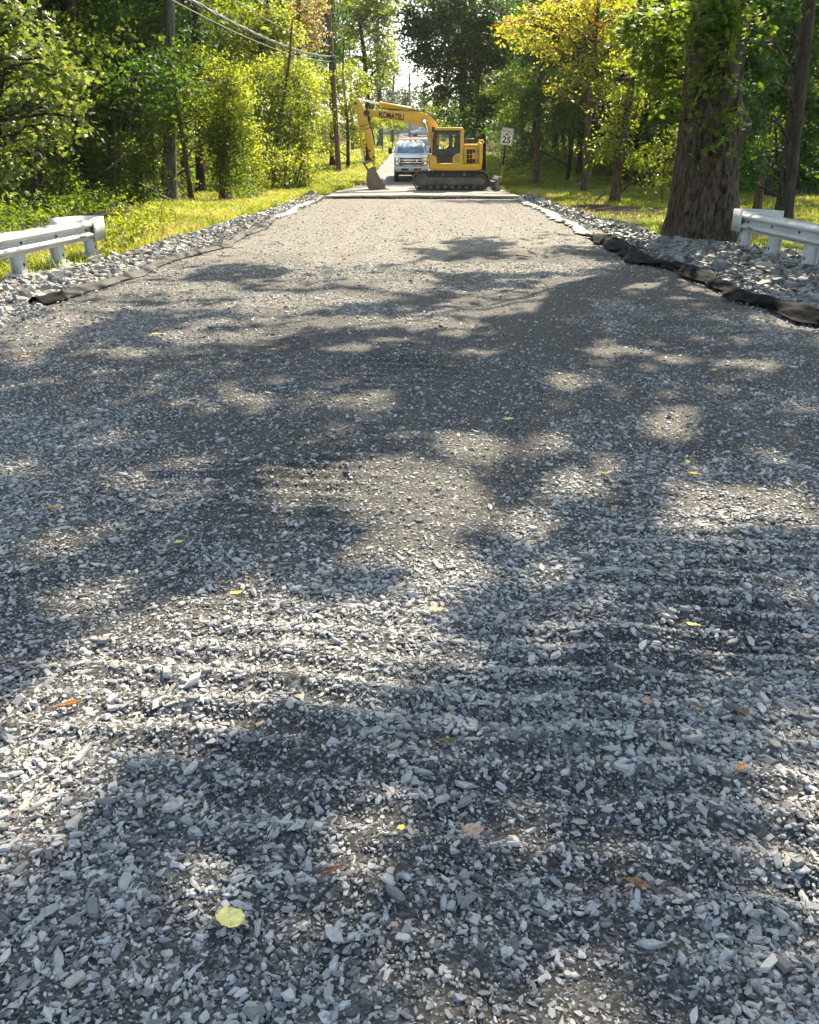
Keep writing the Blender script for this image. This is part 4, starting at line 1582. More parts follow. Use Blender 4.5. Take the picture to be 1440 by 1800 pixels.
cpos = W(748, 268, 74)
car('parked_car', 'white van close behind the pickup truck, half hidden by the excavator boom', (cpos[0] + .2, 74, prof(74) + .08), 0, white_paint, True)
cpos = W(742, 238, 150)
car('parked_car', 'silver car standing side on at the far end of the road', (cpos[0] - 2.0, 150, prof(150) + .1), R(-80), plain('silver paint', (.62, .62, .62), .3, metal=.5, var=.03))

# ================================================================== SPEED LIMIT SIGN
SY_ = 45.0
s0 = W(879, 311, SY_)
sg_ = thing('speed_limit_sign', 'white speed limit 25 sign leaning on a dark post behind the excavator blade', 'road sign', (s0[0], SY_, gz(s0[0], SY_)))
pt = W(893.2, 226, SY_)
lean = Vector((pt[0] - s0[0], 0, pt[2] - gz(s0[0], SY_)))
hgt = lean.length
ang_ = math.atan2(lean.x, lean.z)
Rl = Matrix.Rotation(ang_, 4, 'Y')
def lean_part(mb, name, mat, parent, rot=Rl):
    o = mb.build(name, mat, None)
    o.data.transform(rot)
    o.parent = parent
    return o
dark_post = plain('dark rusted post', (.045, .032, .026), .7, metal=.2, var=.3, scale=8)
post = MB()
post.prism([(-.045, -.02), (-.03, -.02), (-.022, .03), (.022, .03), (.03, -.02), (.045, -.02), (.03, .042), (-.03, .042)], -.3, hgt - .1, axis='z')
lean_part(post, 'post', dark_post, sg_)
slv = MB()
slv.box((.0, -.035, .62), (.085, .02, .85), .004)
lean_part(slv, 'reflective_strip', plain('dull yellow strip', (.45, .30, .06), .5), sg_)
pz = hgt - .36
plate = MB()
plate.prism(rounded([(-.305, pz - .385), (.305, pz - .385), (.305, pz + .385), (-.305, pz + .385)], .05, 5), -.045, -.040)
sgn = lean_part(plate, 'sign_plate', plain('white reflective sheet', (.90, .89, .84), .45, var=.04, scale=2), sg_)
bd = ringplate(rounded([(-.285, pz - .365), (.285, pz - .365), (.285, pz + .365), (-.285, pz + .365)], .04, 5), [rounded([(-.268, pz - .348), (.268, pz - .348), (.268, pz + .348), (-.268, pz + .348)], .035, 5)], -.0475, -.0455, decal, 'sign_border', None)
bd.data.transform(Rl)
bd.parent = sgn
for txt, sz, dz, bo_ in (('SPEED', .175, .235, .002), ('LIMIT', .175, .085, .002), ('25', .42, -.165, .012)):
    t_ = lettering(txt, sz, None, decal, (0, -.047, pz + dz), (1, 0, 0), (0, 0, 1), bold=bo_, ext=.001, space=1.05)
    t_.data.transform(Rl)
    t_.parent = sgn

# ================================================================== GUARDRAILS
WP = [(-.0, -.155), (.0, -.135), (.075, -.095), (.082, -.075), (.075, -.055), (.01, -.018), (.005, 0), (.01, .018), (.075, .055), (.082, .075), (.075, .095), (.0, .135), (.0, .155)]


def guardrail(label, end, d, post_at, face, zt, n_len):
    """end: world xy of the rail end; d: unit vector along the rail towards the camera; face: +1 the road lies towards +x"""
    g_ = thing('guardrail', label, 'guardrail', (end[0], end[1], gz(end[0], end[1])), 0, 'guardrails at the start of the gravel')
    d = np.array(d) / np.linalg.norm(d)
    nrm = np.array([-d[1], d[0]])
    if nrm[0] * face < 0:
        nrm = -nrm
    def sweep(profile, s0_, s1_, thick=.004, n=2):
        S = np.linspace(s0_, s1_, n)
        outer = [(a + thick, z) for a, z in profile]
        ring = outer + [(a - thick, z) for a, z in profile[::-1]]
        k = len(ring)
        V = []
        for s in S:
            for a, z in ring:
                V.append((end[0] + d[0] * s + nrm[0] * a, end[1] + d[1] * s + nrm[1] * a, zt - .155 + z))
        V = np.array(V)
        F4 = [[i * k + j, i * k + (j + 1) % k, (i + 1) * k + (j + 1) % k, (i + 1) * k + j] for i in range(n - 1) for j in range(k)]
        return V, np.array(F4)
    V, F4 = sweep(WP, 0.0, n_len, .004, 2)
    bm = bmesh.new()
    vs = [bm.verts.new(v) for v in V]
    for f in F4:
        bm.faces.new([vs[i] for i in f])
    k = len(WP) * 2
    bm.faces.new(vs[:k]); bm.faces.new(vs[-k:])
    bmesh.ops.recalc_face_normals(bm, faces=bm.faces[:])
    me = bpy.data.meshes.new('rail')
    bm.to_mesh(me); bm.free()
    me.polygons.foreach_set('use_smooth', np.ones(len(me.polygons), bool))
    me.set_sharp_from_angle(angle=R(30))
    rail = link('rail', me, galv, g_)
    # bolt slots and splice bolts as small heads on the rail
    bm_ = MB()
    for s in np.arange(.55, n_len, 1.05):
        for z in (-.0, ):
            p = (end[0] + d[0] * s + nrm[0] * .012, end[1] + d[1] * s + nrm[1] * .012, zt - .155 + z)
            bm_.cyl(p, (p[0] + nrm[0] * .018, p[1] + nrm[1] * .018, p[2]), .018, n=8)
    for s in (.75, .80, .85, .90, .95):
        p = (end[0] + d[0] * s + nrm[0] * .084, end[1] + d[1] * s + nrm[1] * .084, zt - .155 - .075)
        bm_.box(p, (.012, .012, .03), 0, Matrix.Rotation(.5, 3, 'X'))
    o = bm_.build('rail_bolt', decal, None)
    o.data.transform(root_matrix(g_).inverted())
    o.parent = rail
    # wrapped buffer end: front plate, round nose, plate running back behind the rail
    path = []
    for s in np.linspace(.42, .0, 6):
        path.append(np.array(end) + d * s + nrm * .092)
    rad = .20
    c_ = np.array(end) + nrm * (.092 - rad)
    for a in np.linspace(0, PI, 14)[1:]:
        path.append(c_ + nrm * rad * math.cos(a) - d * rad * math.sin(a) * .55)
    for s in np.linspace(0, .55, 4)[1:]:
        path.append(c_ - nrm * (rad + s * .45) + d * s)
    path = np.array(path)
    bm = bmesh.new()
    top_, bot_ = [], []
    for i, p in enumerate(path):
        hh_ = .178
        top_.append(bm.verts.new((p[0], p[1], zt - .155 + hh_)))
        bot_.append(bm.verts.new((p[0], p[1], zt - .155 - hh_)))
    for i in range(len(path) - 1):
        bm.faces.new([bot_[i], bot_[i + 1], top_[i + 1], top_[i]])
    me = bpy.data.meshes.new('end_section')
    bm.to_mesh(me); bm.free()
    me.polygons.foreach_set('use_smooth', np.ones(len(me.polygons), bool))
    e_ = link('end_section', me, galv, g_)
    md = e_.modifiers.new('t', 'SOLIDIFY'); md.thickness = .008; md.offset = 0
    # posts: rolled H sections with a foot plate
    for s in post_at:
        p = np.array(end) + d * s - nrm * .09
        zb = gz(p[0], p[1])
        pm = MB()
        a_ = math.atan2(nrm[1], nrm[0])
        rot = Matrix.Rotation(a_, 3, 'Z')
        hh_ = zt - .02 - zb + .1
        for q in (-.075, .075):
            pm.box((p[0] + nrm[0] * q, p[1] + nrm[1] * q, zb - .1 + hh_ / 2), (.012, .16, hh_), .002, rot)
        pm.box((p[0], p[1], zb - .1 + hh_ / 2), (.14, .012, hh_), .0, rot)
        po = pm.build('post', galv, g_)
        fo = MB().box((p[0], p[1], zb + .085), (.30, .30, .03), .006, rot)
        for qx in (-.1, .1):
            for qy in (-.1, .1):
                c2 = np.array([p[0], p[1]]) + nrm * qx + d * qy
                fo.cyl((c2[0], c2[1], zb + .09), (c2[0], c2[1], zb + .135), .018, n=6)
        o = fo.build('foot_plate', galv, None)
        o.data.transform(root_matrix(g_).inverted())
        o.parent = po
        h_ = MB()
        q = p + nrm * .083
        h_.cyl((q[0] - nrm[0] * .004, q[1] - nrm[1] * .004, zb + .22), (q[0] + nrm[0] * .004, q[1] + nrm[1] * .004, zb + .22), .022, n=12)
        o = h_.build('bolt_hole', decal, None)
        o.data.transform(root_matrix(g_).inverted())
        o.parent = po
    return g_


pa = G(160, 460, .03)
pb = G(96, 478, .03)
endL = W(172, 400, 14.3)
dl = np.array([pb[0] - pa[0], pb[1] - pa[1]])
print('rail left', pa, pb, endL)
guardrail('galvanised guardrail with wrapped end on the sunny grass side of the road', (endL[0], 14.35), (-.06, -1), [.22, 1.42, 2.62, 4.5, 6.4], 1, .66, 9.0)
pa = G(1318, 445, .03)
pb = G(1372, 467, .03)
print('rail right', pa, pb, W(1300, 390, 15.2), W(1440, 420, 12.5))
endR = W(1297, 390, 15.3)
guardrail('galvanised guardrail with wrapped end beside the huge tree trunk', (endR[0], 15.3), (-.02, -1), [.22, 1.55, 2.9, 4.8, 6.7], -1, .72, 9.0)

# ================================================================== UTILITY POLE AND CABLES
wood = plain('weathered pole wood', (.19, .105, .06), .85, var=.3, scale=5, dirt=(.10, .07, .05), dirt_amt=.6, bmp=.01)
UY = 57.0
u0 = W(596.5, 312, UY)
ut = W(575, -20, UY)
up = thing('utility_pole', 'brown wooden utility pole with a yellow marker on the sunny verge', 'utility pole', (u0[0], UY, gz(u0[0], UY)))
zb = gz(u0[0], UY)
pts = [(u0[0], UY, zb - .2), ((u0[0] + ut[0]) / 2, UY, (zb + ut[2]) / 2), (ut[0], UY, ut[2]), (ut[0] - .06, UY, ut[2] + 1.6)]
MB().tube(pts, [.17, .15, .13, .12], 16).build('pole', wood, up)
q = W(597, 260, UY)
MB().box((q[0], UY - .16, q[2]), (.10, .02, .42), .005).build('yellow_marker', plain('yellow marker', (.7, .42, .04), .5), up)
q1 = W(583, 100, UY)
br = MB()
br.box((q1[0] + .05, UY - .1, q1[2]), (.42, .3, .14), .03)
br.cyl((q1[0] - .1, UY - .2, q1[2] - .25), (q1[0] + .25, UY - .2, q1[2] - .25), .06, n=10)
br.cyl((q1[0] + .2, UY - .15, q1[2] - .1), (q1[0] + .2, UY - .15, q1[2] - .7), .09, n=12)
br.build('cable_clamp', grey_steel, up)
q2 = W(581, 54, UY)
MB().tube([(q2[0], UY - .1, q2[2]), (q2[0] - .5, UY - .15, q2[2] - .02), (q2[0] - .95, UY - .15, q2[2] - .06)], .035, 8).build('side_bracket', grey_steel, up)
cab_m = plain('grey overhead cable', (.16, .16, .165), .4, metal=.4, var=.1)


def cable(label, A, B, sag, rads, spread, n=40, twist=0):
    mb = MB()
    t = np.linspace(0, 1, n)
    for k, r_ in enumerate(rads):
        P = np.array(A)[None] * (1 - t[:, None]) + np.array(B)[None] * t[:, None]
        P[:, 2] -= 4 * sag * t * (1 - t)
        a = k / max(1, len(rads)) * 2 * PI + t * twist
        P[:, 0] += np.cos(a) * spread
        P[:, 2] += np.sin(a) * spread
        mb.tube([tuple(p) for p in P], r_, 6)
    o = mb.build('overhead_cable', cab_m)
    tag(o, label, 'cable', 'overhead cables over the sunny verge')
    return o


A1 = (q1[0] - .05, UY - .22, q1[2])
cable('thick twisted bundle of overhead cables reaching the pole below its bracket', A1, (-7.0, 2.0, 6.0), 1.0, [.027, .021, .021, .016], .042, twist=60)
cable('thin black cable sagging just under the thick twisted bundle', (q1[0], UY - .2, q1[2] - .25), (-7.0, 2.0, 5.75), 1.0, [.016], 0)
cable('single thin cable above the thick bundle', (q2[0], UY - .15, q2[2] - .8), (-7.4, 2.0, 7.3), 1.1, [.015], 0)
cable('uppermost thin cable ending at the pole bracket', (q2[0] - .9, UY - .15, q2[2] - .06), (-8.2, 2.0, 9.0), 1.1, [.012], 0)
# next poles up the road and the cables to them
u2 = W(620, 250, 102)
up2 = thing('utility_pole', 'distant utility pole among the bright trees up the road', 'utility pole', (u2[0], 102, gz(u2[0], 102)))
MB().tube([(u2[0], 102, gz(u2[0], 102) - .3), (u2[0] - .1, 102, 13.5)], [.17, .12], 12).build('pole', wood, up2)
MB().box((u2[0] - .1, 101.8, 9.6), (.5, .3, .2), .03).build('cable_clamp', grey_steel, up2)
cable('far span of cables between the two wooden poles', (q1[0], UY + .2, q1[2]), (u2[0] - .1, 101.8, 9.6), 1.4, [.03, .025], .06)
f0 = W(720, 245, 150)
up3 = thing('utility_pole', 'pale pole standing at the far end of the road above the pickup roof', 'utility pole', (f0[0], 150, gz(f0[0], 150)))
MB().tube([(f0[0], 150, gz(f0[0], 150) - .3), (f0[0], 150, 14)], [.2, .15], 12).build('pole', plain('pale pole', (.24, .2, .17), .8), up3)
MB().box((f0[0], 149.8, 13.2), (1.8, .1, .12), .02).build('crossarm', wood, up3)

# pale board fence by the far junction
fa, fb = W(704, 224, 165), W(732, 224, 165)
zf = float(prof(165))
fe = thing('board_fence', 'pale board fence at the far end of the road under the boom', 'fence', ((fa[0] + fb[0]) / 2, 165, zf))
mbp = MB()
for k in range(40):
    x = fa[0] - 3 + k * (fb[0] - fa[0] + 6) / 40
    mbp.box((x, 165, zf + .95), (.2, .03, 1.9 + .05 * rng.random()), .0)
mbp.build('boards', plain('pale fence boards', (.42, .37, .32), .8), fe)
mbp = MB()
for z in (.4, 1.5):
    mbp.box(((fa[0] + fb[0]) / 2, 165.06, zf + z), (fb[0] - fa[0] + 6, .05, .1))
mbp.build('rail', plain('fence rail', (.35, .3, .26), .8), fe)

# pink survey ribbon hanging in the shade
rp = W(357, 270, 33)
ribm, nt, b = M('pink flagging tape')
nt.links.new(ramp(nt, noise(nt, coords(nt), 20), [(.3, (.75, .03, .16)), (.7, (.9, .08, .25))]), b.inputs['Base Color'])
b.inputs['Roughness'].default_value = .4
mb = MB()
for k, (dx, L) in enumerate(((.0, .55), (.12, .72))):
    for i in range(8):
        z0_, z1_ = -L * i / 8, -L * (i + 1) / 8
        o0, o1 = .03 * math.sin(i * .9 + k) + dx * i / 8, .03 * math.sin((i + 1) * .9 + k) + dx * (i + 1) / 8
        mb.face([(rp[0] + o0 - .025, rp[1], rp[2] + z0_), (rp[0] + o0 + .025, rp[1] + .01, rp[2] + z0_), (rp[0] + o1 + .025, rp[1] + .01, rp[2] + z1_), (rp[0] + o1 - .025, rp[1], rp[2] + z1_)])
mb.tube([(rp[0] - .4, rp[1] + .1, rp[2] + .04), (rp[0], rp[1], rp[2] + .02), (rp[0] + .4, rp[1] + .15, rp[2] + .1)], .012, 6)
o = mb.build('survey_ribbon', ribm)
tag(o, 'bright pink survey ribbon tied to a twig in the dark woods', 'ribbon')
# ------------------------------------------------------------------ foliage
def leaf_shader(name, stops, tstops, tw=.5, rough=.42, spec=.4):
    m, nt, b = M(name)
    at = nd(nt, 'ShaderNodeAttribute', attribute_name='rnd')
    nt.links.new(ramp(nt, at.outputs['Fac'], stops), b.inputs['Base Color'])
    b.inputs['Roughness'].default_value = rough
    b.inputs['Specular IOR Level'].default_value = spec
    tr = nd(nt, 'ShaderNodeBsdfTranslucent')
    nt.links.new(ramp(nt, at.outputs['Fac'], tstops), tr.inputs[0])
    mx = nd(nt, 'ShaderNodeMixShader')
    mx.inputs[0].default_value = tw
    nt.links.new(b.outputs[0], mx.inputs[1])
    nt.links.new(tr.outputs[0], mx.inputs[2])
    nt.links.new(mx.outputs[0], nt.nodes['Material Output'].inputs[0])
    return m


LEAF = {
    'dark': leaf_shader('dark green leaves', [(0, (.012, .035, .010)), (.5, (.022, .058, .014)), (1, (.05, .095, .022))],
                        [(0, (.04, .11, .008)), (.6, (.10, .22, .015)), (1, (.22, .34, .02))], .42, .5, .18),
    'mid': leaf_shader('green leaves', [(0, (.025, .055, .010)), (.5, (.05, .095, .015)), (1, (.10, .14, .022))],
                       [(0, (.12, .22, .010)), (.6, (.26, .38, .018)), (1, (.42, .48, .03))], .48, .45, .28),
    'lime': leaf_shader('yellow green leaves', [(0, (.05, .085, .012)), (.5, (.095, .14, .018)), (1, (.17, .18, .025))],
                        [(0, (.26, .36, .012)), (.6, (.48, .56, .02)), (1, (.66, .62, .04))], .52),
    'gold': leaf_shader('turning leaves', [(0, (.09, .12, .015)), (.6, (.20, .19, .02)), (.9, (.32, .20, .025)), (1, (.34, .08, .02))],
                        [(0, (.42, .52, .02)), (.6, (.72, .68, .04)), (.9, (.80, .55, .05)), (1, (.75, .18, .03))], .5),
    'russet': leaf_shader('russet leaves', [(0, (.14, .12, .03)), (.6, (.22, .17, .06)), (1, (.28, .15, .07))], [(0, (.46, .42, .06)), (.6, (.55, .40, .12)), (1, (.6, .32, .14))], .5),
    'blue': leaf_shader('leaves tinted for haze', [(0, (.025, .05, .028)), (1, (.06, .09, .05))], [(0, (.10, .17, .07)), (1, (.2, .27, .12))], .4),  # distance haze put into the leaf colour as a blue tint
    'pale': leaf_shader('pale maple leaves', [(0, (.045, .075, .02)), (.5, (.10, .135, .04)), (1, (.20, .22, .09))],
                        [(0, (.12, .20, .02)), (.5, (.27, .36, .04)), (1, (.46, .48, .10))], .45, .38, .5),
    'grass': leaf_shader('grass blades', [(0, (.035, .06, .012)), (.35, (.085, .12, .02)), (.75, (.18, .18, .045)), (1, (.32, .26, .11))],
                         [(0, (.14, .25, .015)), (.35, (.40, .49, .025)), (.75, (.62, .60, .08)), (1, (.66, .54, .2))], .48),
}


def bark(name, lo, hi, scale=7.0, ridges=.03):
    m, nt, b = M(name)
    v = coords(nt, (1, 1, .3))
    n1 = noise(nt, v, scale, 7, .65)
    c1 = ramp(nt, n1, [(.36, lo), (.64, hi)])
    v2 = coords(nt)
    moss = ramp(nt, noise(nt, v2, 1.3, 5, .6), [(.52, (0, 0, 0)), (.75, (.5, .5, .5))])
    c1 = mixc(nt, moss, c1, (.045, .04, .022))
    nt.links.new(c1, b.inputs['Base Color'])
    b.inputs['Roughness'].default_value = .9
    b.inputs['Specular IOR Level'].default_value = .15
    bump(nt, b, n1, 1.0, ridges)
    return m


BARK = {'dark': bark('dark bark', (.022, .018, .013), (.075, .058, .042)),
        'brown': bark('brown bark', (.045, .031, .02), (.16, .105, .065)),
        'grey': bark('grey bark', (.08, .075, .06), (.24, .225, .185)),
        'big': bark('deeply furrowed bark', (.014, .0095, .0065), (.135, .096, .066), 14.0, .09)}

DIAMOND = (np.array([(-.5, 0, 0), (-.05, -.27, .05), (.5, 0, -.03), (-.05, .27, .05)]), np.array([[0, 1, 2, 3]]))
OVAL = (np.array([(-.5, 0, 0), (-.22, -.22, .04), (.15, -.2, .04), (.5, 0, -.05), (.15, .2, .04), (-.22, .22, .04)]), np.array([[0, 1, 2, 3], [0, 3, 4, 5]]))
_a = np.array([180, 218, 238, 275, 300, 330, 360, 30, 60, 85, 122, 142]) / 180 * PI
_r = np.array([.42, .30, .46, .24, .5, .26, .62, .26, .5, .24, .46, .30])
MAPLE = (np.concatenate([np.stack([np.cos(_a) * _r, np.sin(_a) * _r, -.12 * _r], -1), [[0, 0, .04]]]),
         np.array([[12, i, (i + 1) % 12] for i in range(12)]))
BLADE = (np.array([(0, -.5, 0), (.33, -.42, 0), (1, 0, 0), (.33, .42, 0)]), np.array([[0, 1, 2, 3]]))


def basis(nrm, r):
    """random tangent frames round unit normals"""
    n = len(nrm)
    t = r.normal(size=(n, 3))
    t -= (t * nrm).sum(1, keepdims=True) * nrm
    t /= np.linalg.norm(t, axis=1, keepdims=True) + 1e-9
    return np.stack([t, np.cross(nrm, t), nrm], -1)


def leaves_np(pos, nrm, size, tpl, r):
    Bm = basis(nrm, r)
    V = np.einsum('nij,kj->nki', Bm, tpl[0]) * size[:, None, None] + pos[:, None, :]
    k = len(tpl[0])
    Fq = tpl[1][None] + (np.arange(len(pos)) * k)[:, None, None]
    return V.reshape(-1, 3), Fq.reshape(-1, tpl[1].shape[1])


def unit(v):
    return v / (np.linalg.norm(v, axis=-1, keepdims=True) + 1e-9)


def sprays(center, radii, n, leaf, r, per=14, sr=.42, droop=.35):
    """leaf positions and normals: flat sprays spread through an uneven ellipsoid"""
    ns = max(3, int(n / per))
    d = unit(r.normal(size=(ns, 3)))
    rad = r.random(ns) ** .42 * (1 + .25 * r.normal(size=ns))
    c = center + d * rad[:, None] * radii
    out = unit(d * np.array([1, 1, .3]) + 1e-3)
    nrm = unit(np.array([0, 0, 1.0]) + out * droop + r.normal(size=(ns, 3)) * .35)
    Bm = basis(nrm, r)
    k = per
    srr = sr * (.5 + r.random(ns))
    a = r.random((ns, k)) * 2 * PI
    q = np.sqrt(r.random((ns, k))) * srr[:, None]
    off = Bm[:, None, :, 0] * (np.cos(a) * q * 1.5)[..., None] + Bm[:, None, :, 1] * (np.sin(a) * q)[..., None]
    off = off + nrm[:, None, :] * (r.normal(size=(ns, k)) * .06 - q * .25)[..., None]
    P = (c[:, None, :] + off).reshape(-1, 3)
    N = unit(np.repeat(nrm, k, 0) + r.normal(size=(ns * k, 3)) * .55)
    S = leaf * (.6 + .8 * r.random(ns * k))
    A = np.clip(np.repeat(r.random(ns), k) * .55 + r.random(ns * k) * .45, 0, 1)
    return P, N, S, A, c


# where sunlight reaches: photo-measured sun patches on the road, in ground coordinates through the camera map
SUNP = [(560, 448, 170, 20), (880, 468, 170, 12), (1060, 498, 110, 15), (700, 488, 60, 8), (480, 540, 100, 14), (560, 520, 130, 10), (330, 592, 70, 10), (412, 596, 45, 9),
        (810, 581, 34, 10), (620, 620, 44, 9), (670, 575, 60, 7), (430, 700, 56, 11), (330, 712, 40, 9), (640, 708, 52, 20), (1000, 676, 44, 11), (1175, 748, 58, 24),
        (1340, 796, 42, 12), (965, 770, 34, 12), (820, 786, 95, 26), (800, 872, 55, 36), (690, 862, 180, 46), (560, 850, 60, 30), (930, 915, 60, 26),
        (1000, 850, 50, 24), (1290, 892, 112, 34), (1400, 905, 60, 28), (700, 965, 95, 46), (960, 1003, 62, 24), (770, 1015, 80, 36), (45, 832, 50, 15),
        (245, 850, 34, 14), (150, 1045, 85, 36), (300, 1110, 150, 38), (430, 1050, 62, 18), (330, 1160, 200, 48), (610, 1105, 140, 46), (180, 1255, 210, 85),
        (50, 1350, 110, 85), (330, 1230, 150, 60), (0, 1460, 60, 60), (1395, 1345, 80, 55), (1440, 1460, 80, 120), (1450, 1610, 60, 100), (1000, 1700, 115, 45),
        (1090, 1790, 150, 60), (620, 1185, 140, 40), (710, 1110, 80, 50), (30, 628, 60, 12), (1180, 625, 40, 8), (220, 620, 50, 9), (1080, 618, 60, 8), (130, 520, 130, 12),
        (1330, 640, 40, 8), (850, 620, 40, 6), (300, 500, 120, 9)]


def lit(gx, gy):
    """0..1: how far the sun reaches this spot of the road"""
    px, py = proj(gx, gy, 0.0)
    L = np.zeros_like(gx)
    for cx, cy_, rx, ry in SUNP:
        q = ((px - cx) / (rx * 1.12)) ** 2 + ((py - cy_) / (ry * 1.2)) ** 2
        L = np.maximum(L, np.clip(1.35 - q, 0, 1))
    return L


def shade_keep(P):
    """which high leaves may stay: leaves whose shadow would fall on sunlit ground are left out"""
    gx = P[:, 0] - P[:, 2] * SX / SZ
    gy = P[:, 1] - P[:, 2] * SY / SZ
    p = np.ones(len(P))
    nearz = (np.abs(gx) < 7) & (gy < 23)
    wob = (fbm(gx * 1.5 + 5, gy * 1.3, 3) - .5) * .9 + (fbm(gx * 4.5 + 1, gy * 4.0, 2) - .5) * .7
    p = np.where(nearz, np.clip(1.2 - lit(gx, gy) * 1.9 - wob * 1.15, 0, 1), p)
    hole = fbm(gx * .75 + 14, gy * .95 + 3, 4)
    p = np.where(nearz & (gy > 7.5) & (hole > .60 - .022 * np.clip(gy - 8, 0, 9)), p * .05, p)
    edge_ = 17.2 + (fbm(gx * .7, gx * 0 + 3, 3) - .5) * 9
    band = (gx > -8.5) & (gx < 4.8 + .0 * gy) & (gy > edge_) & (gy < 37)
    p = np.where(band, 0.0, p)
    p = np.where((gx > -15) & (gx < -8) & (gy > 20) & (gy < 45), .4, p)
    left = (gx > np.interp(gy, [7, 20, 30, 36], [-11, -8.2, -9, -14])) & (gx < -3.2) & (gy > 7) & (gy < 54)
    p = np.where(left, .06, p)
    right = (((gx - 6.9) / 2.6) ** 2 + ((gy - 29.5) / 8.0) ** 2 < 1)
    p = np.where(right, .03, p)
    lawn = (((gx - 14) / 5) ** 2 + ((gy - 29) / 6.0) ** 2 < 1)
    p = np.where(lawn, .05, p)
    far = (gx > -4) & (gx < 4.5) & (gy >= 37) & (gy < 130)
    st_ = fbm(gx * .25 + 2, gy * .55 + 1, 3)
    p = np.where(far, np.where((st_ > .55) & ((gy < 45) | (gy > 58)), .8, .0), p)
    return rng.random(len(P)) < p


def limb(a, b_, r0, r1, n=7, sag=.12, r=rng):
    a, b_ = np.array(a, float), np.array(b_, float)
    t = np.linspace(0, 1, n)[:, None]
    P = a * (1 - t) + b_ * t
    L = np.linalg.norm(b_ - a)
    P[:, 2] += (np.sin(t[:, 0] * PI) * L * sag)
    P[1:-1] += r.normal(size=(n - 2, 3)) * L * .035
    return P, np.linspace(r0, r1, n)


def crown_mesh(parts, tpl, r):
    Ps = np.concatenate([p[0] for p in parts])
    Ns = np.concatenate([p[1] for p in parts])
    Ss = np.concatenate([p[2] for p in parts])
    As = np.concatenate([p[3] for p in parts])
    V, Fq = leaves_np(Ps, Ns, Ss, tpl, r)
    return np_mesh('crown', V, Fq, False, {'rnd': np.repeat(As, len(tpl[0]))})


def bl(px, py, y, rx, ry, dep=None, cover=1.0, shift=None):
    """crown mass seen at a photo pixel, at distance y; rx, ry are its half sizes in photo pixels"""
    s = ppm(y, 3)
    c = W(px, py, y)
    return (c, np.array([rx / s, dep if dep else max(.6, (rx + ry) / 2 / s), ry / s]), cover) + (() if shift is None else (shift,))


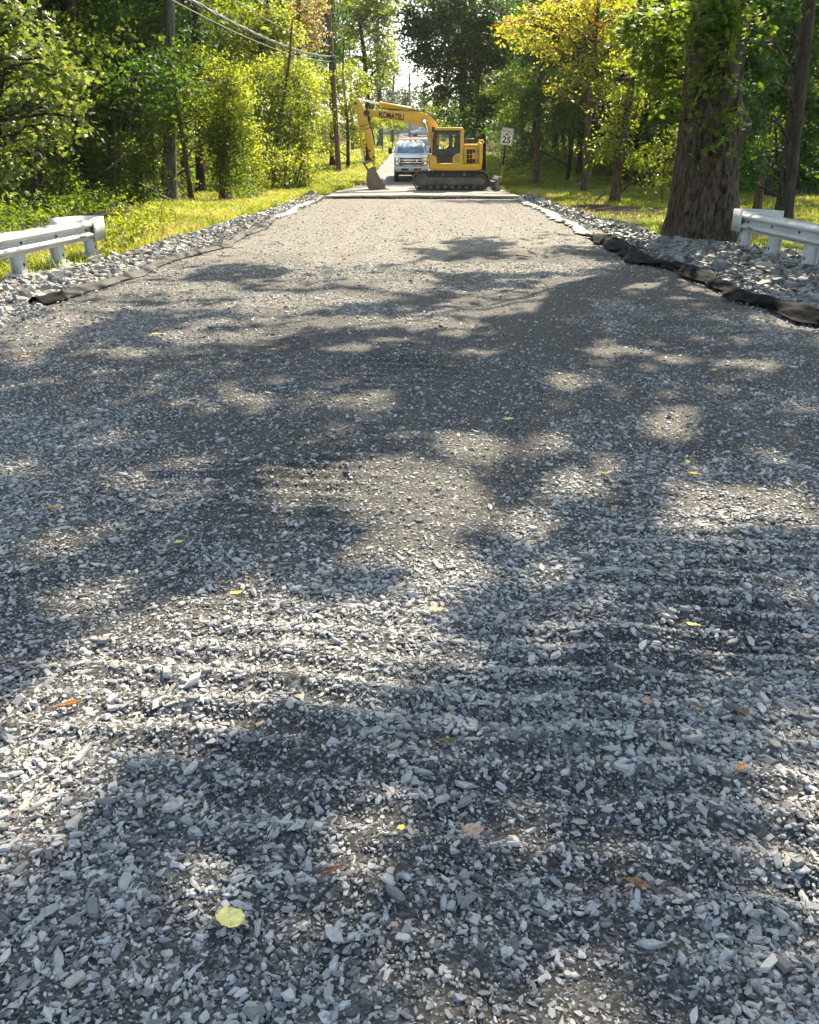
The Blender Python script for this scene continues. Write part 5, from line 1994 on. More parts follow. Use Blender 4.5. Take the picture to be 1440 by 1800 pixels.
def tree(name, label, y, pts, r0, H, blobs, leaf='mid', brk='dark', size=.11, r1=None, high=None, cat='tree', group=None, tpl=DIAMOND, extra=None,
         sides=12, rfun=None, twigs=4, step=.5, per=20, sr=.42, limbs=True, stub=False, rough=.02, part='crown', xtra_parts=None, droop=.35):
    """pts: photo pixels along the trunk from the ground up at distance y; H: total height"""
    g0 = W(*pts[0], y)
    zb = float(gz(g0[0], y))
    P = [np.array([g0[0], y, zb - .25])]
    for q in pts[1:]:
        w_ = W(*q, y)
        if w_[2] > P[-1][2] + .15:
            P.append(w_)
    if P[-1][2] < zb + H and not stub:
        d = P[-1] - P[-2] if len(P) > 1 else np.array([0, 0, 1.0])
        d = d / max(d[2], .2)
        d[:2] = np.clip(d[:2], -.15, .15)
        while P[-1][2] < zb + H - .01:
            stp = min(2.0, zb + H - P[-1][2])
            P.append(P[-1] + d * stp + np.array([*(rng.normal(size=2) * .08 * stp), 0]))
    P = np.array(P)
    # smooth resample
    sg = np.concatenate([[0], np.cumsum(np.linalg.norm(np.diff(P, axis=0), axis=1))])
    m_ = max(6, int(sg[-1] / step))
    s = np.linspace(0, sg[-1], m_)
    Q = np.stack([np.interp(s, sg, P[:, k]) for k in range(3)], -1)
    for _ in range(2):
        Q[1:-1] = (Q[:-2] + 2 * Q[1:-1] + Q[2:]) / 4
    r1 = r1 if r1 is not None else r0 * .25
    f = s / sg[-1]
    rad = r0 * (1 - f) + r1 * f
    rad = rad * (1 + .45 * np.exp(-s / max(.25, r0 * 1.6)))
    rf = rfun or (lambda i, th, PP: 1 + .05 * np.sin(th * 3 + i * .4) + .03 * np.sin(th * 7 + i) + 0 * i)
    Vt, Ft = tube_np(Q, rad, sides, rf)
    tv, tf, off = [Vt], [Ft], len(Vt)
    root = thing(name, label, cat, (g0[0], y, zb), 0, group)
    parts = []
    for c, rd, cov, *shift in blobs:
        s_px = ppm(c[1], c[2])
        area = PI * rd[0] * rd[2]
        n = int(cov * 2.9 * area / (size * size * .30))
        n = min(n, 20000)
        pr = sprays(c, rd, n, size, rng, per, sr, droop)
        if shift:
            pr = (pr[0], pr[1], pr[2], np.clip(pr[3] * .5 + shift[0], 0, 1), pr[4])
        parts.append(pr[:4])
        if limbs:
            # nearest fitting trunk point below the mass
            zt = min(max(c[2] - .35 * np.linalg.norm(c[:2] - g0[:2]) - .2, zb + .5), Q[-1][2] - .1)
            i = int(np.argmin(np.abs(Q[:, 2] - zt)))
            rb = max(.012, min(rad[i] * .4, .05))
            Lp, Lr = limb(Q[i], c, rb, rb * .35)
            v_, f_ = tube_np(Lp, Lr, 6)
            tv.append(v_); tf.append(f_ + off); off += len(v_)
            cs = pr[4]
            for k in rng.integers(0, len(cs), min(twigs, len(cs))):
                j = rng.integers(3, len(Lp))
                Tp, Tr = limb(Lp[j], cs[k], rb * .35, .006, 5)
                v_, f_ = tube_np(Tp, Tr, 5)
                tv.append(v_); tf.append(f_ + off); off += len(v_)
    if extra is not None:
        for (A, B, ra, rb) in extra:
            Lp, Lr = limb(A, B, ra, rb, 9, .05)
            v_, f_ = tube_np(Lp, Lr, 7)
            tv.append(v_); tf.append(f_ + off); off += len(v_)
    if high:
        z0, z1, rr_, n, hs = high
        tp_ = Q[-1]
        hp = []
        for k in range(9):
            c = np.array([tp_[0] + rng.normal() * rr_ * .5, tp_[1] + rng.normal() * rr_ * .5, zb + rng.uniform(z0, z1)])
            pr = sprays(c, np.array([rr_ * .55, rr_ * .55, (z1 - z0) * .22]), n // 9, hs, rng, 12, .8)
            kp = shade_keep(pr[0])
            if kp.any():
                hp.append(tuple(a[kp] for a in pr[:4]))
            i = int(len(Q) * .75)
            Lp, Lr = limb(Q[min(i + rng.integers(0, max(1, len(Q) - i)), len(Q) - 1)], c, r0 * .25, .02)
            v_, f_ = tube_np(Lp, Lr, 5)
            tv.append(v_); tf.append(f_ + off); off += len(v_)
        parts += hp
    if xtra_parts:
        parts += xtra_parts
    o = link('trunk', np_mesh('trunk', np.concatenate(tv), np.concatenate(tf), True), BARK[brk], root)
    if parts:
        link(part, crown_mesh(parts, tpl, rng), LEAF[leaf], root)
    return root


# ------------------------------------------------------------------ shade canopy over the near road, shared out between the four near trees
NEAR = {'big': np.array([6.3, 17.4]), 'a': np.array([8.6, 9.0]), 'b': np.array([9.4, 1.5]), 'c': np.array([9.5, 24.0])}
n = 60000
gx_, gy_ = rng.uniform(-6.8, 7.5, n), rng.uniform(-4, 22.5, n)
h_ = rng.uniform(7.5, 16, n)
h_ = np.where(gy_ > 11, np.maximum(h_, 9.0), h_)
CP = np.stack([gx_ + h_ * SX / SZ, gy_ + h_ * SY / SZ, h_], -1)
# leaves gather into boughs
cl = fbm(CP[:, 0] * .55 + 3 + CP[:, 2] * .37, CP[:, 1] * .55 + CP[:, 2] * .21, 3)
CP = CP[(rng.random(len(CP)) < sstep(.32, .5, cl) * .75 + .25)]
CP = CP[shade_keep(CP)]
print('canopy leaves', len(CP))
own = np.argmin(np.stack([np.linalg.norm(CP[:, :2] - v_, axis=1) for v_ in NEAR.values()], -1), -1)


def canopy_part(k):
    p = CP[own == k]
    n = len(p)
    return (p, unit(np.array([0, 0, 1.0]) + rng.normal(size=(n, 3)) * .45), .27 * (.7 + .6 * rng.random(n)), rng.random(n))


def canopy_limbs(k, base, n=16):
    p = CP[own == k]
    out = []
    for i in rng.integers(0, len(p), n):
        z = rng.uniform(5, 9)
        A = np.array([base[0], base[1], z])
        out.append((A, p[i], .06, .012))
    return out


# the huge tree beside the guardrail
def bigf(i, th, PP):
    base = np.exp(-np.maximum(PP[:, 2:3] - .0, 0) / .9)
    z = PP[:, 2:3]
    f = 1 + base * (.03 + .10 * np.sin(th * 5 + .8) + .08 * np.sin(th * 9 + 2))
    w_ = (fbm(z * .9, th * 0 + 4, 3) - .5) * 1.2
    rg = np.abs(fbm(th * 5.5 + w_ * 2 + 0 * z, z * .75 + 0 * th, 3) - .5) * 2
    rg2 = fbm(th * 14 + w_ * 3, z * 2.2 + 0 * th, 3) - .5
    f = f + .04 * np.sin(th * 3 + z * .5) + .03 * (rg - .3) + .055 * rg2
    burl = np.exp(-(((z - 2.1) / .30) ** 2)) * np.exp(-((np.angle(np.exp(1j * (th - BURL))) / .45) ** 2)) * .5
    return f + burl


# direction of the burl: towards +x
_P = np.array([[0, 0, 0], [0, 0, 1.0], [0, 0, 2]])
_A, _B = frames(_P)
BURL = math.atan2(_B[0] @ np.array([1, 0, 0]), _A[0] @ np.array([1, 0, 0]))
yb = 17.4
tree('huge_tree', 'huge old tree with deeply furrowed bark and a burl beside the guardrail', yb, [(1232, 428), (1238, 380), (1240, 300), (1246, 220), (1254, 120), (1266, 0)], .575, 15,
     [bl(1165, 60, 18.5, 55, 40), bl(1150, 130, 18.8, 45, 34), bl(1185, 110, 18.2, 40, 30), bl(1130, 30, 19, 50, 30), bl(1200, 20, 18.0, 40, 30), bl(1180, 170, 18.6, 36, 26),
      bl(1265, 60, 16.6, 40, 26, .25, .8), bl(1250, 150, 16.7, 30, 40, .2, .5), bl(1285, 30, 16.6, 40, 20, .3, .8), bl(1225, 190, 17.0, 22, 30, .3, .7), bl(1262, 262, 16.6, 16, 14, .15, .4), bl(1280, 110, 16.6, 22, 40, .15, .6), bl(1240, 110, 16.7, 24, 30, .15, .35), bl(1285, 200, 16.6, 20, 40, .15, .35), bl(1220, 60, 16.8, 24, 40, .2, .7), bl(1255, 10, 16.7, 50, 20, .2, .8)],
     'mid', 'big', .135, r1=.3, tpl=MAPLE, sides=140, step=.07, rfun=bigf, extra=canopy_limbs(0, NEAR['big']), xtra_parts=[canopy_part(0)], per=12, sr=.3)
# three more trees on that side whose boughs shade the near road (their trunks stand outside the picture)
for k, key, lab in ((1, 'a', 'tall roadside tree standing behind the shaded guardrail with boughs over the road'), (2, 'b', 'tall roadside tree beside the viewer with boughs over the near gravel')):
    bx, by = NEAR[key]
    z0_ = float(gz(bx, by))
    root = thing('roadside_tree', lab, 'tree', (bx, by, z0_))
    H = 14
    zz = np.linspace(-.3, H, 24)
    Q = np.stack([bx + .25 * np.sin(zz * .3), by + .2 * np.cos(zz * .27), z0_ + zz], -1)
    Vt, Ft = tube_np(Q, np.linspace(.34, .08, 24) * (1 + .5 * np.exp(-np.maximum(zz, 0) / .4)), 14)
    tv, tf, off = [Vt], [Ft], len(Vt)
    for A, B, ra, rb in canopy_limbs(k, (bx, by), 14):
        Lp, Lr = limb(A, B, ra, rb, 8, .05)
        v_, f_ = tube_np(Lp, Lr, 6)
        tv.append(v_); tf.append(f_ + off); off += len(v_)
    link('trunk', np_mesh('trunk', np.concatenate(tv), np.concatenate(tf), True), BARK['brown'], root)
    link('crown', crown_mesh([canopy_part(k)], DIAMOND, rng), LEAF['mid'], root)

# dark maple hanging at the picture's edge behind the guardrail
tree('maple_tree', 'dark leaning maple with hanging leaves behind the shaded guardrail', 24.0, [(1376, 388), (1388, 300), (1398, 200), (1412, 100), (1424, 0)], .23, 13,
     [bl(1325, 110, 21.5, 46, 40), bl(1400, 70, 25.6, 60, 50), bl(1300, 60, 21.5, 40, 40), bl(1425, 190, 25.6, 45, 45), bl(1325, 215, 21.5, 40, 38), bl(1410, 262, 25.6, 50, 36),
      bl(1322, 285, 22, 34, 26), bl(1370, 160, 25.6, 50, 40), bl(1340, 20, 22, 50, 34), bl(1430, 10, 25.6, 50, 40), bl(1290, 170, 22, 24, 50, None, .7), bl(1320, 320, 25.5, 26, 16, None, .5)],
     'dark', 'dark', .13, tpl=MAPLE, xtra_parts=[canopy_part(3)], extra=canopy_limbs(3, NEAR['c'], 8), per=12, sr=.32)
tree('slender_tree', 'slender brown trunk between the huge tree and the dark leaning maple', 28.0, [(1332, 366), (1338, 320), (1343, 260), (1348, 160)], .14, 11,
     [bl(1345, 230, 28, 50, 40, None, .6), bl(1310, 120, 29, 50, 50, None, .6)], 'mid', 'brown', .12, high=(7, 11, 2.5, 700, .3))

# the leafy leaning tree with bare lower branches
ex_ = [(W(1095, 235, 33), W(1035, 150, 32.6), .05, .01), (W(1098, 225, 33), W(1020, 210, 32.5), .045, .008), (W(1092, 250, 33), W(1135, 150, 32.7), .05, .01),
       (W(1094, 262, 33), W(1030, 268, 32.2), .035, .006), (W(1060, 200, 32.6), W(1025, 180, 32.3), .02, .005), (W(1100, 210, 33), W(1160, 190, 33), .03, .006),
       (W(1040, 160, 32.6), W(1010, 130, 32.6), .015, .004), (W(1096, 300, 33), W(1130, 330, 32.5), .035, .012), (W(1130, 330, 32.5), W(1123, 348, 32.4), .014, .008)]
tree('leaning_tree', 'leaning tree with reddish sunlit trunk and bare grey twigs on the mulch', 33.0, [(1080, 358), (1085, 320), (1090, 270), (1098, 220), (1110, 160), (1116, 90)], .19, 8.0,
     [bl(1085, 215, 33, 34, 30, None, .7), bl(1072, 250, 32.6, 26, 16, None, .9), bl(1095, 170, 33, 40, 26, None, .7), bl(1120, 110, 33, 40, 34, None, .7), bl(1125, 285, 32.8, 26, 18, None, .8),
      bl(1150, 312, 32.4, 22, 14, None, .8), bl(1062, 268, 32.6, 20, 12, None, .7)], 'lime', 'brown', .12, extra=ex_)
tree('autumn_tree', 'gold and orange turning tree glowing above the shaded lawn', 39.0, [(1030, 318), (1032, 250), (1036, 180), (1044, 100), (1050, 30)], .17, 9.5,
     [bl(960, 30, 39, 46, 30, None, .55), bl(1010, 60, 39, 50, 34, None, .6), bl(1060, 40, 39.5, 46, 34, None, .6), bl(900, 45, 39, 34, 24, None, .5), bl(1080, 90, 38.5, 46, 30, None, .6, .05), bl(1020, 120, 38.5, 40, 26, None, .6, .02),
      bl(1100, 35, 39, 40, 30, None, .55), bl(960, 92, 39, 40, 24, None, .55, .05), bl(1060, 150, 38, 36, 26, None, .5, .0), bl(930, 72, 39, 30, 16, None, .5, .25), bl(1130, 60, 38.5, 36, 30, None, .5, .02), bl(1000, 10, 39, 60, 20, None, .55),
      bl(1050, -10, 39, 70, 24, None, .6), bl(1050, 45, 38.6, 16, 10, None, .7, .72), bl(1128, 30, 38.6, 18, 12, None, .7, .72), bl(905, 38, 38.7, 16, 9, None, .7, .7), bl(1090, 10, 38.6, 18, 8, None, .7, .7), bl(1165, 130, 36, 30, 30, None, .5, .02), bl(980, 160, 38.5, 30, 20, None, .5, .0)],
     'gold', 'brown', .15)
tree('green_tree', 'soft green tree drooping over the speed limit sign', 48.0, [(944, 316), (944, 260), (947, 200), (950, 130)], .16, 11,
     [bl(930, 170, 48, 50, 30), bl(905, 200, 49, 36, 16), bl(960, 150, 48, 44, 32), bl(985, 200, 47, 36, 28), bl(890, 150, 49, 40, 26), bl(1000, 165, 47, 34, 30), bl(955, 240, 48, 20, 14, None, .6)], 'mid', 'brown', .14, high=(7, 11, 2.5, 500, .3))
tree('oak_tree', 'tall dark green oak towering behind the excavator cab', 56.0, [(845, 305), (845, 230), (842, 150), (838, 60)], .36, 17,
     [bl(745, 50, 55, 44, 40, None, 1.5), bl(790, 30, 55, 46, 36, None, 1.5), bl(760, 110, 55, 42, 34, None, 1.4), bl(840, 40, 55, 46, 40, None, 1.4), bl(800, 0, 55, 70, 26, None, 1.4), bl(870, 20, 55, 40, 34, None, 1.3), bl(800, 90, 54, 44, 34, None, 1.4), bl(770, 160, 55, 34, 26), bl(850, 110, 54, 46, 36, None, 1.3), bl(810, 150, 54, 44, 34, None, 1.3),
      bl(880, 70, 54, 36, 44, None, 1.5), bl(790, 200, 55, 34, 22, None, .8), bl(850, 190, 54, 44, 34), bl(735, 90, 55, 24, 24, None, .8), bl(880, 150, 54, 34, 40), bl(722, 30, 55, 26, 34, None, 1.2), bl(728, 70, 55, 20, 24), bl(710, -10, 55, 26, 20), bl(830, 235, 55, 34, 20, None, .7)],
     'dark', 'dark', .2, high=(9, 17, 5, 1500, .4), twigs=5)
tree('oak_tree', 'second dark trunk just behind the tall green oak', 59.0, [(812, 300), (812, 220), (814, 140)], .3, 15, [bl(815, 215, 59, 40, 26), bl(780, 235, 60, 20, 16, None, .7)], 'dark', 'dark', .2, high=(9, 15, 4, 900, .4))
tree('sunlit_shrub', 'bright yellow green shrub showing under the oak beyond the boom', 80.0, [(768, 240), (768, 220)], .08, 4, [bl(768, 190, 80, 18, 22), bl(756, 205, 81, 14, 14), bl(780, 215, 80, 14, 14)], 'lime', 'dark', .2, cat='shrub')
tree('low_shrub', 'low yellow shrub in the sun between the leaning tree and the huge trunk', 30.0, [(1165, 350), (1165, 325)], .03, 1.6, [bl(1165, 325, 30, 22, 16, None, .8), bl(1185, 300, 30.5, 22, 18, None, .8), bl(1150, 270, 31, 24, 20, None, .7), bl(1180, 240, 31, 24, 24, None, .6), bl(1200, 270, 30, 18, 24, None, .6)], 'lime', 'brown', .11, cat='shrub')

# ---- the left side
tree('maple_tree', 'near maple with pale lit leaves in tiers above the sunny guardrail', 15.0, [(-120, 430), (-118, 300), (-112, 150), (-105, 20)], .24, 10,
     [bl(30, 40, 15, 70, 26, .7), bl(90, 95, 14.6, 56, 16, .5), bl(110, 130, 14.6, 44, 14, .5), bl(40, 120, 15, 70, 26, .7), bl(60, 185, 14.8, 70, 20, .6), bl(110, 185, 14.5, 40, 12, .4), bl(20, 230, 15, 60, 24, .6),
      bl(95, 245, 14.6, 44, 12, .4), bl(20, 290, 15, 44, 22, .6, .9), bl(-40, 180, 15.3, 70, 120, 1.2), bl(0, 80, 15.5, 60, 40, .8), bl(10, 5, 15, 50, 20, .6), bl(125, 205, 14.4, 26, 8, .3)],
     'pale', 'dark', .12, tpl=MAPLE, per=14, sr=.32, droop=.22)
ivy = dict(leaf='dark', brk='dark')
tree('tall_tree', 'thick dark straight trunk high behind the near maple', 30.0, [(146, 352), (140, 220), (128, 100), (118, 0)], .34, 15, [bl(180, 30, 31, 40, 40, None, .5)], 'dark', 'dark', .14, high=(8, 15, 4, 1600, .4))
tree('tall_tree', 'straight grey trunk rising from the verge edge on the sunny side', 33.0, [(299, 348), (298, 250), (297, 120), (300, 0)], .25, 15, [bl(280, 40, 33.5, 40, 40, None, .6), bl(250, 180, 33.5, 30, 26, None, .5), bl(320, 200, 32.8, 20, 40, None, .4)], 'dark', 'grey', .12, high=(8, 15, 4, 1600, .4))
tree('snag', 'broken dead trunk left of the straight grey trunk', 32.0, [(243, 345), (242, 260), (239, 180), (240, 118)], .17, 4.8,
     [bl(225, 150, 32, 26, 20, None, .5), bl(262, 150, 32, 26, 20, None, .6), bl(240, 215, 31.7, 24, 22, None, .5)], 'mid', 'brown', .11, r1=.13, stub=True,
     extra=[(W(240, 130, 32), W(228, 140, 31.9), .05, .03), (W(228, 142, 31.9), W(246, 114, 31.9), .05, .02)])
tree('tall_tree', 'thin dark trunk between the near maple and the dead snag', 37.0, [(190, 345), (196, 250), (200, 140)], .16, 13, [bl(190, 110, 37, 40, 36, None, .7), bl(160, 210, 37, 30, 30, None, .5)], 'dark', 'dark', .14, high=(7, 12, 3, 900, .4))
tree('sapling', 'slanted pale sapling trunk by the pink ribbon', 32.0, [(338, 345), (332, 315), (326, 285), (322, 240)], .10, 5.5,
     [bl(330, 108, 32.5, 36, 22), bl(395, 125, 32.5, 38, 26), bl(420, 170, 32.5, 36, 34), bl(375, 180, 32.3, 46, 40), bl(325, 165, 32.4, 40, 36, None, .8), bl(430, 225, 32.5, 34, 36), bl(300, 215, 32.2, 34, 30, None, .6), bl(360, 235, 32, 40, 22, None, .6), bl(340, 90, 32.6, 18, 12)],
     'lime', 'brown', .115)
tree('vine_covered_stump', 'leaning stump smothered in vines beside the pink ribbon', 33.0, [(398, 345), (393, 290), (388, 240), (392, 200)], .24, 3.6,
     [bl(395, 215, 32.6, 36, 26, .6), bl(380, 262, 32.6, 26, 30, .5, .7), bl(412, 262, 32.5, 26, 36, .5, .8), bl(425, 318, 32, 26, 20, .5, .9), bl(395, 305, 32.3, 26, 34, .5, .9), bl(400, 250, 32.3, 34, 40, .5, .9)], 'mid', 'brown', .11, r1=.16, stub=True, limbs=False, part='vines')
tree('bright_tree', 'bright yellow green tree mass right of the vine covered stump', 42.0, [(480, 322), (482, 280), (490, 220)], .12, 7,
     [bl(470, 165, 42, 40, 30), bl(530, 150, 43, 44, 34), bl(500, 205, 42, 44, 30), bl(542, 195, 43, 34, 30), bl(460, 225, 41.5, 34, 30), bl(520, 250, 42, 44, 28), bl(470, 275, 41.5, 34, 24), bl(542, 245, 43, 28, 24, None, .8), bl(450, 130, 42.5, 30, 24), bl(500, 115, 43, 40, 22), bl(528, 285, 43, 34, 18, None, .7), bl(440, 300, 41, 30, 18, None, .8)],
     'lime', 'brown', .125, extra=[(W(470, 320, 41), W(490, 262, 40.8), .03, .025), (W(490, 262, 40.8), W(512, 272, 40.6), .025, .01), (W(512, 272, 40.6), W(520, 300, 40.5), .012, .006)])
tree('bright_tree', 'lime green tree close behind the wooden utility pole', 63.0, [(612, 298), (612, 260), (610, 200)], .14, 8,
     [bl(588, 150, 62, 34, 24), bl(614, 190, 63, 32, 26), bl(560, 150, 60, 22, 24), bl(622, 225, 63, 26, 24), bl(640, 150, 63, 20, 18, None, .8), bl(612, 130, 63, 26, 18), bl(578, 215, 64, 24, 26), bl(574, 260, 64, 20, 20)], 'lime', 'dark', .16)
tree('russet_tree', 'tall tree turning russet beside the upper utility pole', 52.0, [(520, 312), (522, 200), (526, 100)], .2, 12,
     [bl(525, 35, 52, 34, 26), bl(548, 70, 52, 22, 22), bl(540, 10, 52, 30, 24), bl(510, 75, 52, 26, 16, None, .7)], 'russet', 'brown', .16, high=(9, 12, 2.5, 300, .3))
tree('lime_tree', 'leafy yellow green tree under the overhead cables', 48.0, [(450, 318), (452, 200), (456, 100)], .2, 12,
     [bl(440, 60, 48, 46, 34), bl(480, 30, 48, 44, 34), bl(400, 30, 48, 44, 36), bl(470, 85, 48, 40, 22), bl(505, 60, 48, 24, 26), bl(410, 80, 47, 34, 22, None, .7), bl(380, 60, 47, 30, 40, None, .6)], 'lime', 'dark', .15, high=(9, 12, 3, 500, .3))
tree('green_tree', 'dark green tree filling the gap behind the grey trunk', 40.0, [(352, 335), (350, 200), (348, 90)], .22, 13,
     [bl(345, 50, 40, 46, 50, None, .9), bl(250, 70, 41, 44, 50, None, .7), bl(380, 110, 41, 36, 26, None, .7), bl(215, 20, 41, 50, 30, None, .7), bl(290, 130, 41, 36, 30, None, .6)], 'dark', 'dark', .15, high=(8, 13, 3.5, 900, .4))
tree('pine_tree', 'dark conifer like tree just behind the utility pole top', 66.0, [(585, 300), (583, 150), (580, 60)], .22, 14, [bl(575, 40, 66, 26, 40), bl(590, 85, 66, 22, 26), bl(570, 5, 66, 30, 26)], 'dark', 'dark', .2, high=(10, 14, 2.5, 500, .35))
tree('roadside_tree', 'sunlit tree with a dark forked trunk above the excavator arm', 74.0, [(648, 270), (647, 200), (643, 120), (636, 60)], .26, 16,
     [bl(640, 30, 74, 34, 34), bl(670, 70, 74, 24, 30), bl(615, 60, 74, 24, 30), bl(660, 110, 74, 24, 20), bl(655, 0, 74, 40, 30, None, 1.3), bl(685, 90, 76, 16, 34), bl(680, 10, 75, 22, 30), bl(605, 15, 73, 26, 30), bl(600, 95, 73, 22, 24), bl(635, 160, 75, 24, 20), bl(620, -10, 75, 40, 22), bl(675, 130, 76, 16, 26), bl(625, 110, 74, 20, 18, None, .8), bl(680, 30, 74, 18, 24, None, .8)], 'lime', 'dark', .2,
     extra=[(W(646, 150, 74), W(675, 100, 74), .12, .04), (W(646, 120, 74), W(622, 90, 74), .10, .04), (W(645, 170, 74), W(615, 150, 74), .09, .03)])
tree('vine_draped_tree', 'haze-tinted grey green tree draped in vines up the road', 112.0, [(668, 245), (668, 190), (666, 130)], .4, 15, [bl(665, 150, 112, 20, 36), bl(685, 130, 113, 14, 30), bl(655, 190, 112, 14, 20), bl(690, 175, 113, 12, 22, None, .7)], 'blue', 'grey', .3, high=(9, 15, 3, 500, .5))
tree('vine_draped_tree', 'pale haze-tinted tree with bare stems nearest the bright sky gap', 125.0, [(690, 240), (690, 180), (694, 120)], .3, 13, [bl(695, 120, 125, 12, 22, None, .8), bl(690, 165, 126, 12, 18, None, .6)], 'blue', 'grey', .3)
tree('distant_tree', 'rounded haze-tinted tree beneath the bright sky gap', 175.0, [(712, 220), (712, 190)], .3, 9, [bl(712, 172, 175, 18, 20), bl(700, 190, 176, 14, 14), bl(726, 190, 175, 14, 14), bl(740, 200, 174, 14, 12)], 'blue', 'dark', .4)
tree('distant_tree', 'pale leafy tree close by the sky gap on the oak side', 160.0, [(745, 225), (745, 200)], .25, 9, [bl(742, 178, 160, 14, 16), bl(755, 195, 160, 14, 14)], 'mid', 'dark', .35)
for (px, py, y, rx, ry, lab) in ((655, 215, 86, 16, 14, 'round lime shrub behind the excavator stick'), (672, 205, 98, 18, 16, 'tall lime shrub on the bank up the road'), (690, 212, 112, 14, 12, 'small lime shrub beside the far road'),
                                 (640, 240, 72, 16, 14, 'dark leafed shrub framed by the boom and stick'), (700, 216, 135, 14, 10, 'flat green hedge at the far junction')):
    tree('roadside_shrub', lab, y, [(px, py + ry + 8), (px, py)], .06, 2.5, [bl(px, py, y, rx, ry), bl(px + rx * .6, py + ry * .3, y, rx * .7, ry * .8), bl(px - rx * .6, py + ry * .3, y, rx * .7, ry * .8)], 'lime' if 'lime' in lab else 'mid', 'dark', .19, cat='shrub', group='shrubs along the far bank')

for (px, y, h_, rx, key, lab) in ((205, 30, 110, 40, 'mid', 'leafy understory shrub by the dead snag'), (265, 31, 170, 36, 'mid', 'tall leafy bush between the snag and the straight grey trunk'), (150, 29, 130, 44, 'dark', 'dark leafy bush under the near maple'),
                              (440, 38, 80, 34, 'lime', 'round lime bush at the grass edge near the vine covered stump'), (500, 40, 76, 40, 'lime', 'wide lime bush reaching the grass under the cables'), (532, 46, 66, 26, 'lime', 'lime bush beside the utility pole foot'),
                              (525, 42, 50, 28, 'mid', 'low green bush between two lime bushes'), (100, 27, 90, 40, 'mid', 'dark bush deep behind the sunny guardrail'), (30, 26, 90, 46, 'mid', 'dark bush at the outer end of the sunny guardrail')):
    base_ = W(px, 900, y)
    c_ = np.array([(px - 720) / ppm(y, .5), y])
    z_ = float(gz(c_[0], y))
    bx_, by_ = proj(c_[0], y, z_)
    tree('understory_bush', lab, y, [(bx_, by_), (bx_ + 2, by_ - h_ * .6)], .04, 3,
         [bl(bx_ + rng.normal() * rx * .35, by_ - h_ * q, y + rng.normal() * .4, rx * rng.uniform(.7, 1.05), h_ * .20, None, .55) for q in (.15, .35, .55, .75, .95)], key, 'brown', .12, cat='bush', group='bushes at the edge of the woods')

# ---- trunks deep in the woods on both sides
WOOD = []
_r = np.random.default_rng(77)
while len(WOOD) < 64:
    y = _r.uniform(23, 84)
    x = -_r.uniform(10.0 + .02 * y, .52 * y + 3.5)
    if all(math.hypot(x - a, y - b_) > 2.0 for a, b_ in WOOD):
        WOOD.append((x, y))
while len(WOOD) < 124:
    y = _r.uniform(36, 86)
    x = _r.uniform(9.6 if y > 50 else 13 - (y - 36) * .1, .52 * y + 4)
    if all(math.hypot(x - a, y - b_) > 2.0 for a, b_ in WOOD):
        WOOD.append((x, y))
words_l = ['standing deep in the dark woods on the sunny verge side', 'in the shaded woods beyond the lawn']
for k, (x, y) in enumerate(WOOD):
    x += rng.normal() * .5
    y += rng.normal() * .8
    z = float(gz(x, y))
    px, py = proj(x, y, z)
    right = x > 0
    r_ = rng.uniform(.10, .24)
    leaf_ = 'dark' if rng.random() < .85 else 'mid'  # mostly the dark palette: woodland shade put into the leaf colour
    b_ = []
    for q in range(8):
        hz = rng.uniform(1.6, 9.5)
        dx = rng.normal() * 1.6
        c = np.array([x + dx, y + rng.normal() * 1.2, z + hz])
        b_.append((c, np.array([1.3, 1.3, .75]) * rng.uniform(.7, 1.3), .62))
    lean_ = rng.normal() * 8
    tree('forest_tree', 'dark leafy forest tree ' + words_l[1 if right else 0], y, [(px, py), (px + lean_, py - 120), (px + lean_ * 1.5, py - 220)], r_, rng.uniform(11, 15), b_, leaf_, 'dark' if rng.random() < .75 else 'brown', .16,
         high=(8.0, 14, 3.6, 3200, .5), group='forest trees on the sunny verge side' if not right else 'forest trees beyond the shaded lawn', sides=9, twigs=2)

# ------------------------------------------------------------------ far woods: one mass on each flank and at the end
def mass(name, label, boxes, leafkey, size, cover):
    ps = []
    for (x0, x1, y0, y1, h0, h1, n) in boxes:
        for k in range(n):
            x, y = rng.uniform(x0, x1), rng.uniform(y0, y1)
            z = float(gz(x, y))
            H = rng.uniform(h0, h1)
            for q in range(8):
                c = np.array([x + rng.normal() * 1.8, y + rng.normal() * 1.8, z + H * rng.uniform(.04, 1)])
                ps.append(sprays(c, np.array([2.4, 2.4, 2.0]), int(100 * cover), size, rng, 10, .8)[:4])
    Ps = [np.concatenate([p[i] for p in ps]) for i in range(4)]
    kp = shade_keep(Ps[0])
    Ps = [a[kp] for a in Ps]
    o = link(name, crown_mesh([tuple(Ps)], DIAMOND, rng), LEAF[leafkey])
    return tag(o, label, 'woods', kind='stuff')


mass('distant_woods', 'far leafy woods behind the dark trunks of the sunny verge side', [(-80, -28, 46, 110, 9, 18, 130), (-45, -11, 84, 140, 10, 18, 70)], 'mid', .42, 1.0)
mass('distant_woods', 'far leafy woods behind the dark trunks beyond the lawn', [(26, 80, 40, 110, 9, 18, 130), (11, 45, 84, 140, 10, 18, 75)], 'dark', .42, 1.0)
mass('distant_woods', 'haze-tinted woods closing the view at the end of the road', [(-70, -5.5, 150, 200, 20, 30, 70), (4.5, 80, 150, 200, 20, 30, 70), (-9, 12, 240, 270, 4, 9, 14)], 'blue', .6, 1.0)

# ------------------------------------------------------------------ grass, weeds, undergrowth
def blades(n, xr, yr, dens, h0, h1, width):
    x = rng.uniform(*xr, n)
    y = rng.uniform(*yr, n)
    keep = rng.random(n) < dens(x, y)
    x, y = x[keep], y[keep]
    return x, y


